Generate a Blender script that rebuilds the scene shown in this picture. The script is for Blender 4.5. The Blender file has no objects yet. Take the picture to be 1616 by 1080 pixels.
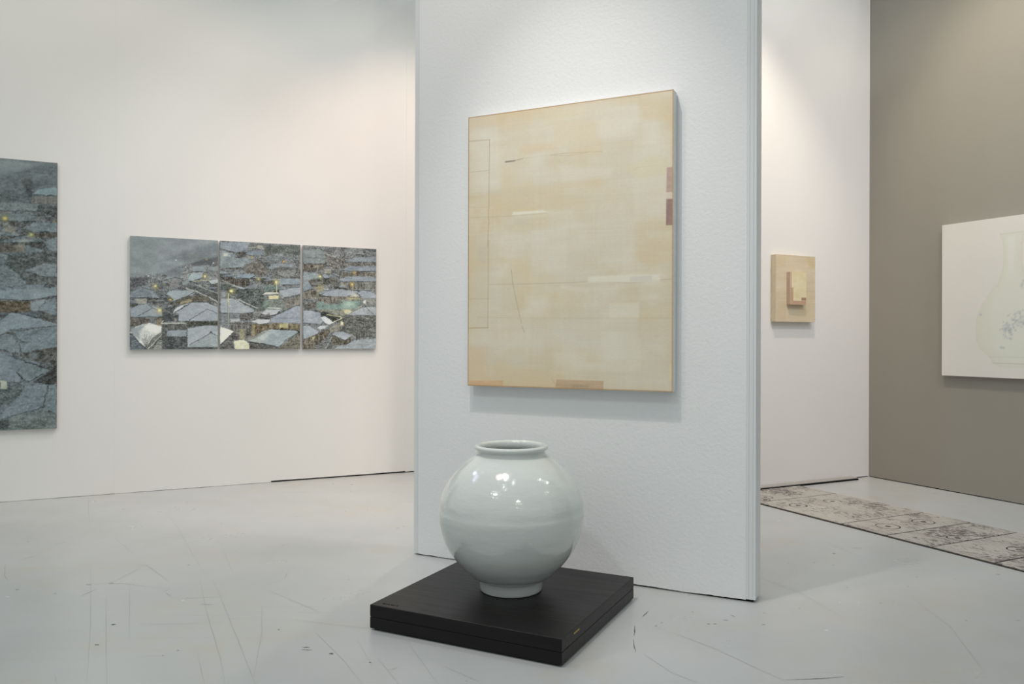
import bpy, bmesh, math, random
import numpy as np
from mathutils import Vector, Matrix

random.seed(7)
RNG = np.random.default_rng(11)
SC = bpy.context.scene
C = SC.collection

# ------------------------------------------------------------------ camera
F, HY, ROLL = 1264.5, 536.9, 0.00295          # focal length in px, horizon row, slight roll
CAM_H = 1.0
cr, sr = math.cos(ROLL), math.sin(ROLL)
cam_d = bpy.data.cameras.new('camera')
cam_d.sensor_width = 36.0
cam_d.lens = 36.0 * F / 1616.0
cam_d.shift_y = (HY - 540.0) / 1616.0
cam_d.clip_end = 200
cam = bpy.data.objects.new('camera', cam_d)
C.objects.link(cam)
cam.matrix_world = Matrix(((cr, -sr, 0, 0), (0, 0, -1, 0), (sr, cr, 0, CAM_H), (0, 0, 0, 1)))
SC.camera = cam

# ------------------------------------------------------------------ light and exposure
SC.view_settings.view_transform = 'Standard'
SC.view_settings.look = 'None'
SC.view_settings.exposure = 0.0
SC.view_settings.gamma = 1.0
SC.view_settings.use_curve_mapping = False

world = bpy.data.worlds.new('hall')
SC.world = world
world.use_nodes = True
wbg = world.node_tree.nodes['Background']
wbg.inputs['Color'].default_value = (0.905, 0.97, 1.0, 1)      # even cool light of the tall exhibition hall
wbg.inputs['Strength'].default_value = 0.50

# plan directions: A runs along the middle partition, B along the left wall
AN = math.radians(63.75)
dA = np.array([-math.sin(AN), math.cos(AN), 0.0]); nA = np.array([-math.cos(AN), -math.sin(AN), 0.0])
dB = np.array([math.sin(AN), math.cos(AN), 0.0]);  nB = np.array([math.cos(AN), -math.sin(AN), 0.0])

def spot(name, pos, aim, watts, deg, blend, col, radius=0.05):
    l = bpy.data.lights.new(name, 'SPOT')
    l.energy = watts; l.spot_size = math.radians(deg); l.spot_blend = blend
    l.color = col; l.shadow_soft_size = radius
    o = bpy.data.objects.new(name, l); C.objects.link(o)
    o.location = pos
    d = Vector(aim) - Vector(pos)
    o.rotation_euler = d.to_track_quat('-Z', 'Y').to_euler()
    return o

def lamp(name, pos, watts, col, radius=0.05):
    l = bpy.data.lights.new(name, 'POINT')
    l.energy = watts; l.color = col; l.shadow_soft_size = radius
    o = bpy.data.objects.new(name, l); C.objects.link(o); o.location = pos
    return o

def on_A(s, off, z): p = -s * dA + (-3.147 + off) * nA; return (p[0], p[1], z)   # s = -dA.p
def on_B(s, off, z): p = s * dB + (-5.765 + off) * nB; return (p[0], p[1], z)
def on_R(s, off, z): p = s * dB + (-4.135 + off) * nB; return (p[0], p[1], z)
def on_G(s, off, z): p = s * nB + (4.975 - off) * dB; return (p[0], p[1], z)

# cool high-bay lamps of the hall (their reflections sit on the jar's shoulder)
HB = (0.60, 0.72, 1.0)
lamp('hall_lamp', (-5.6, 6.3, 7.0), 85, HB, .07)
lamp('hall_lamp', (-6.3, 4.2, 7.0), 90, HB, .07)
lamp('hall_lamp', (6.3, 3.3, 7.0), 60, (0.9, 1.0, 1.0), .06)
lamp('hall_lamp', (4.6, 2.9, 7.0), 50, (0.9, 1.0, 1.0), .06)
lamp('hall_lamp', (-3.3, -2.0, 7.0), 240, (0.80, 1.0, .99), .16)
lamp('hall_lamp', (-1.3, -.3, 7.0), 40, (0.90, 1.0, 1.0), .08)
lamp('hall_lamp', (.3, .45, 7.0), 30, (0.90, 1.0, 1.0), .08)
lamp('hall_lamp', (1.9, -5.5, 7.0), 180, (1.0, .99, .84), .18)
lamp('hall_lamp', (8.0, 1.1, 7.0), 40, (1.0, 0.95, 0.85), .10)
# spotlights on tracks about four metres up
spot('track_spot', (-.40, 2.21, 3.9), on_A(-1.15, 0, .7), 138, 46, .9, (1.0, .955, .925), .03)
spot('track_spot', (-.90, 2.30, 3.9), on_A(-1.4, 0, 1.0), 52, 80, .9, (1.0, .78, .66), .03)
spot('track_spot', on_B(0.0, 2.4, 4.1), on_B(0.0, 0, 1.2), 50, 78, .5, (1.0, .76, .56), .04)
spot('track_spot', on_B(1.6, 2.4, 4.1), on_B(1.6, 0, 1.2), 52, 78, .5, (1.0, .94, .88), .04)
spot('track_spot', on_B(2.24, 1.05, 3.9), on_B(1.7, 0, 1.4), 46, 70, .8, (1.0, .80, .64), .04)
spot('track_spot', on_B(1.9, 1.6, 3.9), on_B(1.5, 0, .4), 44, 80, .8, (1.0, .60, .56), .04)
spot('track_spot', (-.15, 4.9, 3.9), (-1.6, 3.4, 0), 66, 80, .9, (1.0, .98, .74), .04)
spot('track_spot', on_B(1.0, 1.4, 3.9), (-2.0, 4.0, 0), 72, 100, .8, (1.0, .97, .96), .04)
spot('track_spot', on_B(-.4, 1.4, 3.9), (-2.5, 3.3, 0), 12, 100, .8, (.4, .6, 1.0), .04)
spot('track_spot', (2.43, 2.82, 3.9), on_R(4.0, 0, 1.2), 95, 95, .5, (.98, 1.0, .95), .04)
spot('track_spot', (3.36, 3.06, 3.9), on_R(4.2, 0, 1.3), 46, 90, .8, (1.0, .82, .83), .04)
spot('track_spot', on_R(3.2, 1.2, 3.9), on_R(3.4, 0, 1.8), 150, 70, .7, (1.0, .86, .715), .04)
spot('track_spot', (4.25, 1.90, 3.9), on_G(-2.6, 0, 1.0), 84, 80, .8, (.58, .70, 1.0), .04)
spot('track_spot', on_G(-2.9, 1.8, 4.1), on_G(-2.9, 0, 2.1), 112, 60, .7, (1.0, .89, .62), .04)
spot('track_spot', on_G(-3.5, 1.2, 3.9), on_G(-3.5, 0, 2.2), 12, 70, .5, (1.0, .81, .52), .04)

# ------------------------------------------------------------------ helpers casting image pixels onto floor and walls
def sight(x, y):
    X = (x - 808.0) / F; Z = (HY - y) / F
    return np.array([X * cr - Z * sr, 1.0, X * sr + Z * cr])
def on_floor(x, y, z=0.0):
    d = sight(x, y); return np.array([0, 0, CAM_H]) + d * (z - CAM_H) / d[2]
PL = {'A': (nA, -dA, -3.147), 'B': (nB, dB, -5.765), 'R': (nB, dB, -4.135), 'G': (-dB, nB, -4.975)}
def pixel_to_wall(plane, off, x, y):
    """a point of the photograph -> (s, z) on a wall plane pushed 'off' towards the room"""
    n, r, c = PL[plane]
    d = sight(x, y); o = np.array([0, 0, CAM_H])
    p = o + d * ((c + off) - n @ o) / (n @ d)
    return float(r @ p), float(p[2])
def wall_frame(plane):
    n, r, c = PL[plane]
    return n, r, c, math.atan2(r[1], r[0])

# ------------------------------------------------------------------ object helpers
def mesh_obj(name, verts, faces, mat, parent=None, smooth=False):
    me = bpy.data.meshes.new(name)
    me.from_pydata([tuple(v) for v in verts], [], faces)
    if smooth: me.polygons.foreach_set('use_smooth', [True] * len(me.polygons))
    o = bpy.data.objects.new(name, me); C.objects.link(o)
    if mat: me.materials.append(mat)
    if parent: o.parent = parent
    return o

def bm_obj(name, bm, mat, parent=None, smooth=False):
    me = bpy.data.meshes.new(name)
    bmesh.ops.recalc_face_normals(bm, faces=bm.faces)
    bm.to_mesh(me); bm.free()
    if smooth: me.polygons.foreach_set('use_smooth', [True] * len(me.polygons))
    o = bpy.data.objects.new(name, me); C.objects.link(o)
    if mat: me.materials.append(mat)
    if parent: o.parent = parent
    return o

def box(bm, x0, x1, y0, y1, z0, z1, bev=0.0, seg=2):
    r = bmesh.ops.create_cube(bm, size=1.0)
    vs = r['verts']
    for v in vs:
        v.co.x = x0 + (v.co.x + .5) * (x1 - x0)
        v.co.y = y0 + (v.co.y + .5) * (y1 - y0)
        v.co.z = z0 + (v.co.z + .5) * (z1 - z0)
    if bev > 0:
        es = list({e for v in vs for e in v.link_edges})
        bmesh.ops.bevel(bm, geom=es, offset=bev, segments=seg, affect='EDGES', profile=0.5)

def box_obj(name, dims, mat, parent=None, bev=0.0, seg=2):
    bm = bmesh.new(); box(bm, *dims, bev=bev, seg=seg)
    return bm_obj(name, bm, mat, parent)

def empty(name, loc, rz=0.0):
    o = bpy.data.objects.new(name, None); C.objects.link(o)
    o.empty_display_size = 0.1
    o.location = loc; o.rotation_euler = (0, 0, rz)
    return o

def tag(o, label=None, cat=None, group=None, kind=None):
    if label: o['label'] = label
    if cat: o['category'] = cat
    if group: o['group'] = group
    if kind: o['kind'] = kind
    return o

# ------------------------------------------------------------------ materials
class NT:
    def __init__(s, name):
        s.m = bpy.data.materials.new(name); s.m.use_nodes = True
        s.t = s.m.node_tree; s.n = s.t.nodes; s.l = s.t.links
        s.b = s.n['Principled BSDF']
    def new(s, kind, **kw):
        nd = s.n.new(kind)
        for k, v in kw.items():
            if k in nd.inputs: nd.inputs[k].default_value = v
            else: setattr(nd, k, v)
        return nd
    def coord(s, scale=(1, 1, 1), loc=(0, 0, 0), rot=(0, 0, 0), kind='Object'):
        tc = s.new('ShaderNodeTexCoord'); mp = s.new('ShaderNodeMapping')
        s.l.new(tc.outputs[kind], mp.inputs['Vector'])
        mp.inputs['Scale'].default_value = scale; mp.inputs['Location'].default_value = loc
        mp.inputs['Rotation'].default_value = rot
        return mp.outputs['Vector']
    def noise(s, vec, scale, detail=4, rough=.55, dist=0.0):
        nz = s.new('ShaderNodeTexNoise'); nz.inputs['Scale'].default_value = scale
        nz.inputs['Detail'].default_value = detail; nz.inputs['Roughness'].default_value = rough
        nz.inputs['Distortion'].default_value = dist
        s.l.new(vec, nz.inputs['Vector']); return nz.outputs['Fac']
    def ramp(s, fac, stops, interp='LINEAR'):
        r = s.new('ShaderNodeValToRGB'); r.color_ramp.interpolation = interp
        el = r.color_ramp.elements
        while len(el) < len(stops): el.new(0.5)
        for e, (p, c) in zip(el, stops):
            e.position = p; e.color = (c, c, c, 1) if isinstance(c, (int, float)) else (*c, 1)
        s.l.new(fac, r.inputs['Fac']); return r.outputs['Color']
    def mix(s, fac, a, b, mode='MIX'):
        m = s.new('ShaderNodeMix', data_type='RGBA', blend_type=mode)
        for sock, v in ((0, fac), (6, a), (7, b)):
            if isinstance(v, (int, float)): m.inputs[sock].default_value = v
            elif isinstance(v, tuple): m.inputs[sock].default_value = (*v, 1)
            else: s.l.new(v, m.inputs[sock])
        return m.outputs[2]
    def bump(s, h, strength, dist):
        b = s.new('ShaderNodeBump'); b.inputs['Strength'].default_value = strength
        b.inputs['Distance'].default_value = dist
        s.l.new(h, b.inputs['Height']); s.l.new(b.outputs['Normal'], s.b.inputs['Normal'])
    def set(s, **kw):
        for k, v in kw.items():
            k = k.replace('_', ' ')
            if isinstance(v, (int, float)): s.b.inputs[k].default_value = v
            elif isinstance(v, tuple): s.b.inputs[k].default_value = (*v, 1)
            else: s.l.new(v, s.b.inputs[k])
        return s

def paint_mat(name, base, var=0.03, peel=0.35, rough=0.55):
    t = NT(name)
    v = t.coord()
    n1 = t.noise(v, 1.3, 5, .6)
    c1 = tuple(min(1, c * (1 + var)) for c in base); c0 = tuple(c * (1 - var) for c in base)
    col = t.mix(n1, c0, c1)
    n2 = t.noise(v, 70, 3, .6)
    n3 = t.noise(v, 9, 3, .5)
    h = t.mix(.25, n2, n3)
    t.bump(h, peel, 0.004)
    t.set(Base_Color=col, Roughness=rough)
    t.b.inputs['Specular IOR Level'].default_value = 0.35
    return t.m

M_PART = paint_mat('partition_paint', (.80, .80, .79), .012, .50, .5)
M_LEFT = paint_mat('left_wall_paint', (.80, .785, .755), .02, .12, .55)
M_RIGHT = paint_mat('right_wall_paint', (.80, .775, .745), .02, .12, .55)
M_GREY = paint_mat('grey_wall_paint', (.292, .272, .238), .02, .12, .6)
M_PROF = paint_mat('profile_enamel', (.72, .73, .73), .01, .05, .4)

def plain(name, col, rough=.6, metal=0.0, spec=.5):
    t = NT(name)
    n = t.noise(t.coord(), 14, 3)
    c = t.mix(n, tuple(x * .92 for x in col), tuple(min(1, x * 1.08) for x in col))
    t.set(Base_Color=c, Roughness=rough, Metallic=metal)
    t.b.inputs['Specular IOR Level'].default_value = spec
    return t.m
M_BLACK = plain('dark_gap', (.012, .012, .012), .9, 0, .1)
M_GRIME = plain('grimy_white_batten', (.42, .40, .37), .7)
M_BRASS = plain('brass', (.42, .29, .11), .45, 1.0)
M_CAN_WHITE = plain('primed_canvas', (.70, .72, .72), .7, 0, .3)
M_CAN_TAN = plain('tan_canvas_edge', (.62, .53, .38), .75, 0, .3)
M_CAN_SLATE = plain('pale_grey_canvas_edge', (.46, .47, .47), .6, 0, .4)
M_INK = plain('ink_mark', (.006, .006, .006), .9, 0, .1)

def floor_mat():
    t = NT('painted_grey_floor')
    v = t.coord()
    big = t.noise(v, .55, 5, .6)
    col = t.mix(t.ramp(big, [(.35, 0.0), (.65, 1.0)]), (.448, .456, .447), (.508, .518, .512))
    # beige stains
    st = t.noise(t.coord(loc=(3.1, 1.7, 0)), 1.7, 6, .62, .3)
    st2 = t.noise(t.coord(loc=(7.1, 4.7, 0)), 9, 4, .6)
    m = t.mix(1.0, t.ramp(st, [(.52, 0.0), (.68, 1.0)]), t.ramp(st2, [(.38, 0.0), (.62, 1.0)]), 'MULTIPLY')
    mm = t.mix(.5, (0, 0, 0), m)
    col = t.mix(mm, col, (.50, .44, .33))
    # long faint scratches in several directions
    for i, (rz, sc, lo, amt) in enumerate([(0.25, 26, .72, .35), (1.15, 30, .72, .32), (-0.55, 22, .72, .35), (2.2, 34, .72, .30), (1.7, 40, .72, .30)]):
        vv = t.coord(scale=(.45, sc, 1), rot=(0, 0, rz), loc=(i * 3.7, i * 1.9, 0))
        ns = t.noise(vv, 1.6, 3, .55)
        mk = t.noise(t.coord(loc=(i * 5.1, 2.2, 0)), 1.1, 3, .6)
        mk = t.ramp(mk, [(.46, 0.0), (.60, amt)])
        k = t.mix(1.0, t.ramp(ns, [(lo - .04, 0.0), (lo, 1.0)]), mk, 'MULTIPLY')
        col = t.mix(k, col, (.26, .26, .25))
    # small dark specks and white chips
    sp = t.noise(t.coord(scale=(1, 2.2, 1), loc=(1, 9, 0)), 42, 2, .5)
    k = t.ramp(sp, [(.775, 0.0), (.80, .75)])
    col = t.mix(k, col, (.12, .12, .12))
    sp = t.noise(t.coord(loc=(4, 2, 0)), 60, 2, .5)
    k = t.ramp(sp, [(.80, 0.0), (.82, .8)])
    col = t.mix(k, col, (.75, .75, .74))
    r1 = t.noise(v, 2.3, 5, .6)
    rough = t.ramp(r1, [(.3, .26), (.7, .40)])
    h = t.noise(v, 5.0, 4, .5)
    t.bump(h, .18, 0.01)
    t.set(Base_Color=col, Roughness=rough)
    t.b.inputs['Specular IOR Level'].default_value = 0.5
    return t.m
M_FLOOR = floor_mat()

def stained_wood():
    t = NT('black_stained_wood')
    v = t.coord(scale=(1.2, 28, 28))
    g = t.noise(v, 3.0, 6, .65, .4)
    v2 = t.coord(scale=(.7, 3.5, 3.5))
    g2 = t.noise(v2, 2.0, 4, .6, .8)
    col = t.mix(g, (.0042, .0040, .0037), (.011, .0102, .0094))
    col = t.mix(t.ramp(g2, [(.55, 0.0), (.75, .45)]), col, (.022, .0145, .013))
    t.bump(g, .35, 0.0015)
    t.set(Base_Color=col, Roughness=t.ramp(g, [(.2, .30), (.8, .46)]))
    t.b.inputs['Specular IOR Level'].default_value = 0.24
    return t.m
M_WOOD = stained_wood()

def porcelain():
    t = NT('white_porcelain_glaze')
    v = t.coord()
    n1 = t.noise(t.coord(scale=(1, 1, 2.0)), 5.5, 4, .55)
    col = t.mix(n1, (.57, .605, .575), (.645, .665, .635))
    sp = t.noise(t.coord(loc=(2, 3, 1)), 85, 2, .5)
    col = t.mix(t.ramp(sp, [(.80, 0.0), (.83, .35)]), col, (.35, .33, .29))
    h = t.noise(t.coord(scale=(1, 1, 3.0)), 7, 3, .5)
    h2 = t.noise(v, 160, 2, .5)
    t.bump(t.mix(.12, h, h2), .5, 0.007)
    t.set(Base_Color=col, Roughness=.085)
    t.b.inputs['Specular IOR Level'].default_value = 0.55
    t.b.inputs['Coat Weight'].default_value = 0.45
    t.b.inputs['Coat Roughness'].default_value = 0.04
    return t.m
M_JAR = porcelain()

def attr_mat(name, rough=.6, spec=.3, weave=(260, 260), bump=.15):
    t = NT(name)
    a = t.new('ShaderNodeVertexColor'); a.layer_name = 'paint'
    v = t.coord(scale=(weave[0], 1, weave[1]))
    n = t.noise(v, 1.0, 3, .6)
    col = t.mix(1.0, a.outputs['Color'], t.ramp(n, [(.2, .88), (.8, 1.0)]), 'MULTIPLY')
    t.bump(n, bump, 0.0008)
    t.set(Base_Color=col, Roughness=rough)
    t.b.inputs['Specular IOR Level'].default_value = spec
    return t.m

# ------------------------------------------------------------------ setting
def rough_panel(name, x0, x1, y0, y1, z0, z1, mat, parent, lift=0.004, jag=0.002, n=40):
    """wall board: flat box whose lower front edge is slightly chipped; y0 is the face"""
    vs, fs = [], []
    xs = np.linspace(x0, x1, n)
    zb = z0 + lift + np.interp(xs, np.linspace(x0, x1, 14), RNG.uniform(-jag, jag, 14)) + RNG.uniform(-jag, jag, n) * .35
    for i in range(n):
        vs += [(xs[i], y0, zb[i]), (xs[i], y0, z1), (xs[i], y1, z1), (xs[i], y1, zb[i])]
    for i in range(n - 1):
        a = 4 * i; b = a + 4
        for k in range(4):
            fs.append((a + k, b + k, b + (k + 1) % 4, a + (k + 1) % 4))
    fs.append((3, 2, 1, 0)); e = 4 * (n - 1); fs.append((e, e + 1, e + 2, e + 3))
    o = mesh_obj(name, vs, fs, mat, parent)
    bm = bmesh.new(); bm.from_mesh(o.data); bmesh.ops.recalc_face_normals(bm, faces=bm.faces)
    bm.to_mesh(o.data); bm.free()
    return o

floor = box_obj('floor', (-14, 14, -10, 14, -0.1, 0), M_FLOOR)
tag(floor, kind='structure')

WH = 4.2
def wall(name, plane, s0, s1, seams, mat, thick=.1, lift=.004, jag=.002):
    n, r, c, rz = wall_frame(plane)
    base = r * s0 + n * c
    root = empty(name, (base[0], base[1], 0), rz); tag(root, kind='structure')
    # dark core set back behind the boards
    box_obj('core', (0, s1 - s0, .008, thick, 0, WH - .002), M_BLACK, root)
    edges = [s0] + [x for x in seams if s0 < x < s1] + [s1]
    for i in range(len(edges) - 1):
        a, b = edges[i] - s0, edges[i + 1] - s0
        proud = (0.0007 if i % 2 else 0.0)
        lf = lift if not isinstance(lift, dict) else lift.get(i, .0015)
        rough_panel('wall_panel', a + .00005, b - .00005, -proud, .02, 0, WH, mat, root, lf, jag)
    return root
seamsB = [-.0136 + .982 * k for k in range(-8, 4)]
# boards around the dark gaps at the foot of the wall stand a little higher
wl = wall('wall_left', 'B', -4.9, 2.62, seamsB, M_LEFT, lift={6: .010, 7: .007, 8: .007, 5: .002, 4: .002}, jag=.0012)
wr = wall('wall_right', 'R', 2.62, 4.975, [3.45], M_RIGHT, lift=.006, jag=.001)
wg = wall('wall_grey_side', 'G', -4.135, 1.2, [-4.135 + 1.96, -4.135 + 3.92], M_GREY, lift=.006, jag=.001)
wg.name = 'wall_far_right'
# return between the two white walls, behind the partition
p = 2.62 * dB + (-5.765) * nB
rt = empty('wall_return', (p[0], p[1], 0), math.atan2(nB[1], nB[0])); tag(rt, kind='structure')
rt.name = 'wall_back'
box_obj('core', (0.0, 1.63 - .1, .02, .1, 0, WH - .002), M_BLACK, rt)
rough_panel('wall_panel', 0, 1.62, 0, .02, 0, WH, M_LEFT, rt)

# middle partition
n, r, c, rz = wall_frame('A')
PS0, PS1 = -2.0595, -.5155                       # s of its left and right ends
b = r * PS0 + n * c
part = empty('wall_partition', (b[0], b[1], 0), rz); tag(part, kind='structure'); part.name = 'wall_middle'
W = PS1 - PS0; TH = .11
box_obj('core', (.01, W - .01, .012, TH - .012, 0, WH - .01), M_BLACK, part)
sm = pixel_to_wall('A', 0, 817, 300)[0] - PS0
rough_panel('wall_panel', .022, sm - .00005, .001, .02, 0, WH, M_PART, part, .005, .0022, 90)
rough_panel('wall_panel', sm + .00005, W - .036, .0014, .02, 0, WH, M_PART, part, .006, .0025, 90)
rough_panel('wall_panel', .022, W - .036, TH - .02, TH - .001, 0, WH, M_PART, part, .005, .0022, 90)
def edge_profile(x0, x1, name='edge_profile'):
    """painted aluminium post with shallow grooves on its faces"""
    bm = bmesh.new()
    w = x1 - x0
    outline = []
    gx = [(.30, .0016), (.72, .0016)]
    def face_line(ax, ay, bx, by, nx, ny, grooves):
        L = math.hypot(bx - ax, by - ay); ux, uy = (bx - ax) / L, (by - ay) / L
        pts = [(ax, ay)]
        for g, d in grooves:
            for dd, k in ((-.0014, 0), (-.0008, 1), (.0008, 1), (.0014, 0)):
                t = g * L + dd
                pts.append((ax + ux * t - nx * d * k, ay + uy * t - ny * d * k))
        return pts
    outline += face_line(x0, 0, x1, 0, 0, -1, gx)
    outline += face_line(x1, 0, x1, TH, 1, 0, [(.16, .002), (.5, .003), (.84, .002)])
    outline += face_line(x1, TH, x0, TH, 0, 1, gx)
    outline += [(x0, TH)]
    lo = [bm.verts.new((x, y, .011)) for x, y in outline]
    hi = [bm.verts.new((x, y, WH)) for x, y in outline]
    k = len(outline)
    for i in range(k):
        j = (i + 1) % k
        bm.faces.new((lo[i], lo[j], hi[j], hi[i]))
    bm.faces.new(hi); bm.faces.new(lo[::-1])
    return bm_obj(name, bm, M_PROF, part)
edge_profile(W - .0355, W)
bm = bmesh.new(); box(bm, 0, .0215, 0, TH, .006, WH, bev=.0012)
bm_obj('edge_profile', bm, M_PROF, part)

# grimy batten on the floor along the foot of the right wall
n, r, c, rz = wall_frame('R')
b = r * 2.9 + n * (c)
trim = empty('trim_1', (b[0], b[1], 0), rz); tag(trim, kind='structure')
L = pixel_to_wall('R', .06, 1353, 756)[0] - 2.9
box_obj('batten', (0, L, -.066, -.004, .011, .017), M_GRIME, trim, bev=.001)
box_obj('shadow_gap_strip', (0, L, -.070, -.004, .0, .0105), M_BLACK, trim)  # black strip stands in for the dark shadow gap under the batten

# ------------------------------------------------------------------ plinth
pc = dA * ((.943 + 1.657) / 2) + nA * ((-2.26 - 2.978) / 2)
PW, PD, PH = .715, .718, .0875
rzA = wall_frame('A')[3]
plinth = empty('display_plinth', (pc[0], pc[1], 0), rzA)
tag(plinth, 'low square black-stained wooden plinth on the floor under the white jar', 'plinth')
def board(name, z0, z1, inset=0.0):
    bm = bmesh.new()
    box(bm, -PW / 2 + inset, PW / 2 - inset, -PD / 2 + inset, PD / 2 - inset, z0, z1, bev=.0022, seg=2)
    return bm_obj(name, bm, M_WOOD, plinth)
board('lower_board', .006, .0454)
board('top_board', .0460, PH)
box_obj('foot_frame', (-PW / 2 + .012, PW / 2 - .012, -PD / 2 + .012, PD / 2 - .012, 0, .007), M_BLACK, plinth)
# small brass tag let into the right-hand side
def to_local(root, p):
    q = Matrix.Rotation(-root.rotation_euler.z, 4, 'Z') @ (Vector(p) - Vector(root.location)); return q
q = to_local(plinth, on_floor(917.5, 992.5, .071))
bm = bmesh.new(); box(bm, PW / 2 - .001, PW / 2 + .0015, -.024, .024, -.0030, .0030, bev=.0006)
tg = bm_obj('brass_tag', bm, M_BRASS, plinth); tg.location = (0, -PD / 2 + .12, .073); tag(tg, 'narrow brass tag on the right side')
bm = bmesh.new()
for i, (w_, dx) in enumerate([(.010, 0), (.004, .014), (.006, .022), (.010, .033), (.004, .046), (.008, .055)]):
    box(bm, dx, dx + w_, -.003 + .001 * (i % 2), .003, 0, .0004)
ins = bm_obj('inscription', bm, M_INK, plinth); ins.location = (-PW / 2 + .035, -PD / 2 + .028, PH)

# ------------------------------------------------------------------ moon jar
JX, JY = 0.0, 0.0
q0 = on_floor(806.3, 945.6, PH)
jr = .115
jc = q0 + np.array([q0[0] / q0[1] * jr, jr, 0])
jar = empty('moon_jar', (jc[0], jc[1], PH + .0008), 0)
tag(jar, 'large round white porcelain moon jar with glossy glaze standing on the black plinth', 'jar')
prof = [(.000, .012), (.090, .012), (.100, .003), (.1085, .0000), (.1125, .0025), (.1145, .012), (.1168, .030),
        (.1185, .0385), (.1215, .0425), (.131, .0465), (.152, .0590), (.178, .0850), (.203, .1130), (.2245, .1430), (.240, .1720),
        (.2510, .2010), (.2600, .2310), (.2645, .2600), (.2660, .2830), (.2640, .2990), (.2600, .3280),
        (.2510, .3550), (.2370, .3850), (.2190, .4120), (.1960, .4390), (.1690, .4640), (.1450, .4820), (.1310, .4915),
        (.1262, .4955), (.1245, .5010), (.1240, .5060), (.1268, .5100), (.1320, .5135), (.1348, .5185), (.1340, .5240), (.1300, .5280),
        (.1240, .5290), (.1180, .5270), (.1130, .5220), (.1105, .5130), (.1110, .5020), (.1180, .4900),
        (.1450, .4720), (.1800, .4440), (.2150, .4020), (.2400, .3500), (.2500, .2800), (.2420, .2050), (.2050, .1250), (.1400, .0600), (.0600, .0350), (.0, .0320)]
def lathe(prof, seg=128, wob=0.0):
    pts = np.array(prof)
    vs, fs = [], []
    for i, (rr, zz) in enumerate(pts):
        for k in range(seg):
            th = 2 * math.pi * k / seg
            w = 1 + wob * (math.sin(th * 2 + 1.0) * .6 + math.sin(th * 3 + zz * 9) * .4) * min(1, rr / .2)
            vs.append((rr * w * math.cos(th), rr * w * math.sin(th), zz + wob * .25 * math.sin(th + .5) * (zz / .5)))
    for i in range(len(pts) - 1):
        for k in range(seg):
            a = i * seg + k; b_ = i * seg + (k + 1) % seg
            fs.append((a, b_, b_ + seg, a + seg))
    return vs, fs
def smooth_profile(p, sub=4):
    p = np.array(p); out = []
    for i in range(len(p) - 1):
        p0 = p[max(i - 1, 0)]; p1 = p[i]; p2 = p[i + 1]; p3 = p[min(i + 2, len(p) - 1)]
        for k in range(sub):
            t = k / sub
            out.append(.5 * ((2 * p1) + (-p0 + p2) * t + (2 * p0 - 5 * p1 + 4 * p2 - p3) * t * t + (-p0 + 3 * p1 - 3 * p2 + p3) * t ** 3))
    out.append(p[-1]); return [(max(0, a), max(0, b_)) for a, b_ in out]
def jar_part(name, i0, i1):
    sp = smooth_profile(prof)[i0 * 4:i1 * 4 + 1]
    vs, fs = lathe(sp, 128, .0035)
    o = mesh_obj(name, vs, fs, M_JAR, jar, True)
    bm = bmesh.new(); bm.from_mesh(o.data); bmesh.ops.remove_doubles(bm, verts=bm.verts, dist=1e-6)
    bmesh.ops.recalc_face_normals(bm, faces=bm.faces); bm.to_mesh(o.data); bm.free()
    return o
jar_part('foot', 0, 8)
jar_part('body', 8, 28)
jar_part('rim', 28, 41)
jar_part('inner_wall', 41, len(prof) - 1)

# ------------------------------------------------------------------ painted pictures (colour kept per vertex of a fine grid)
def lin(c):
    c = np.clip(np.asarray(c, float) / 255.0, 0, 1)
    return np.where(c <= .04045, c / 12.92, ((c + .055) / 1.055) ** 2.4)

def vnoise(h, w, cy, cx):
    gy, gx = int(h / cy) + 3, int(w / cx) + 3
    g = RNG.random((gy, gx))
    y = np.arange(h) / cy; x = np.arange(w) / cx
    y0 = y.astype(int); x0 = x.astype(int)
    fy = y - y0; fx = x - x0
    fy = fy * fy * (3 - 2 * fy); fx = fx * fx * (3 - 2 * fx)
    fy = fy[:, None]; fx = fx[None, :]
    a = g[y0][:, x0]; b_ = g[y0][:, x0 + 1]; c_ = g[y0 + 1][:, x0]; d = g[y0 + 1][:, x0 + 1]
    return (a * (1 - fx) + b_ * fx) * (1 - fy) + (c_ * (1 - fx) + d * fx) * fy
def fbm(h, w, cy, cx, oct=4, g=.55):
    o = np.zeros((h, w)); a = 1.0; s = 0
    for i in range(oct):
        o += a * (vnoise(h, w, max(cy, 1.0), max(cx, 1.0)) - .5); s += a
        a *= g; cy /= 2; cx /= 2
    return o / s * 2            # about -1..1

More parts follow.
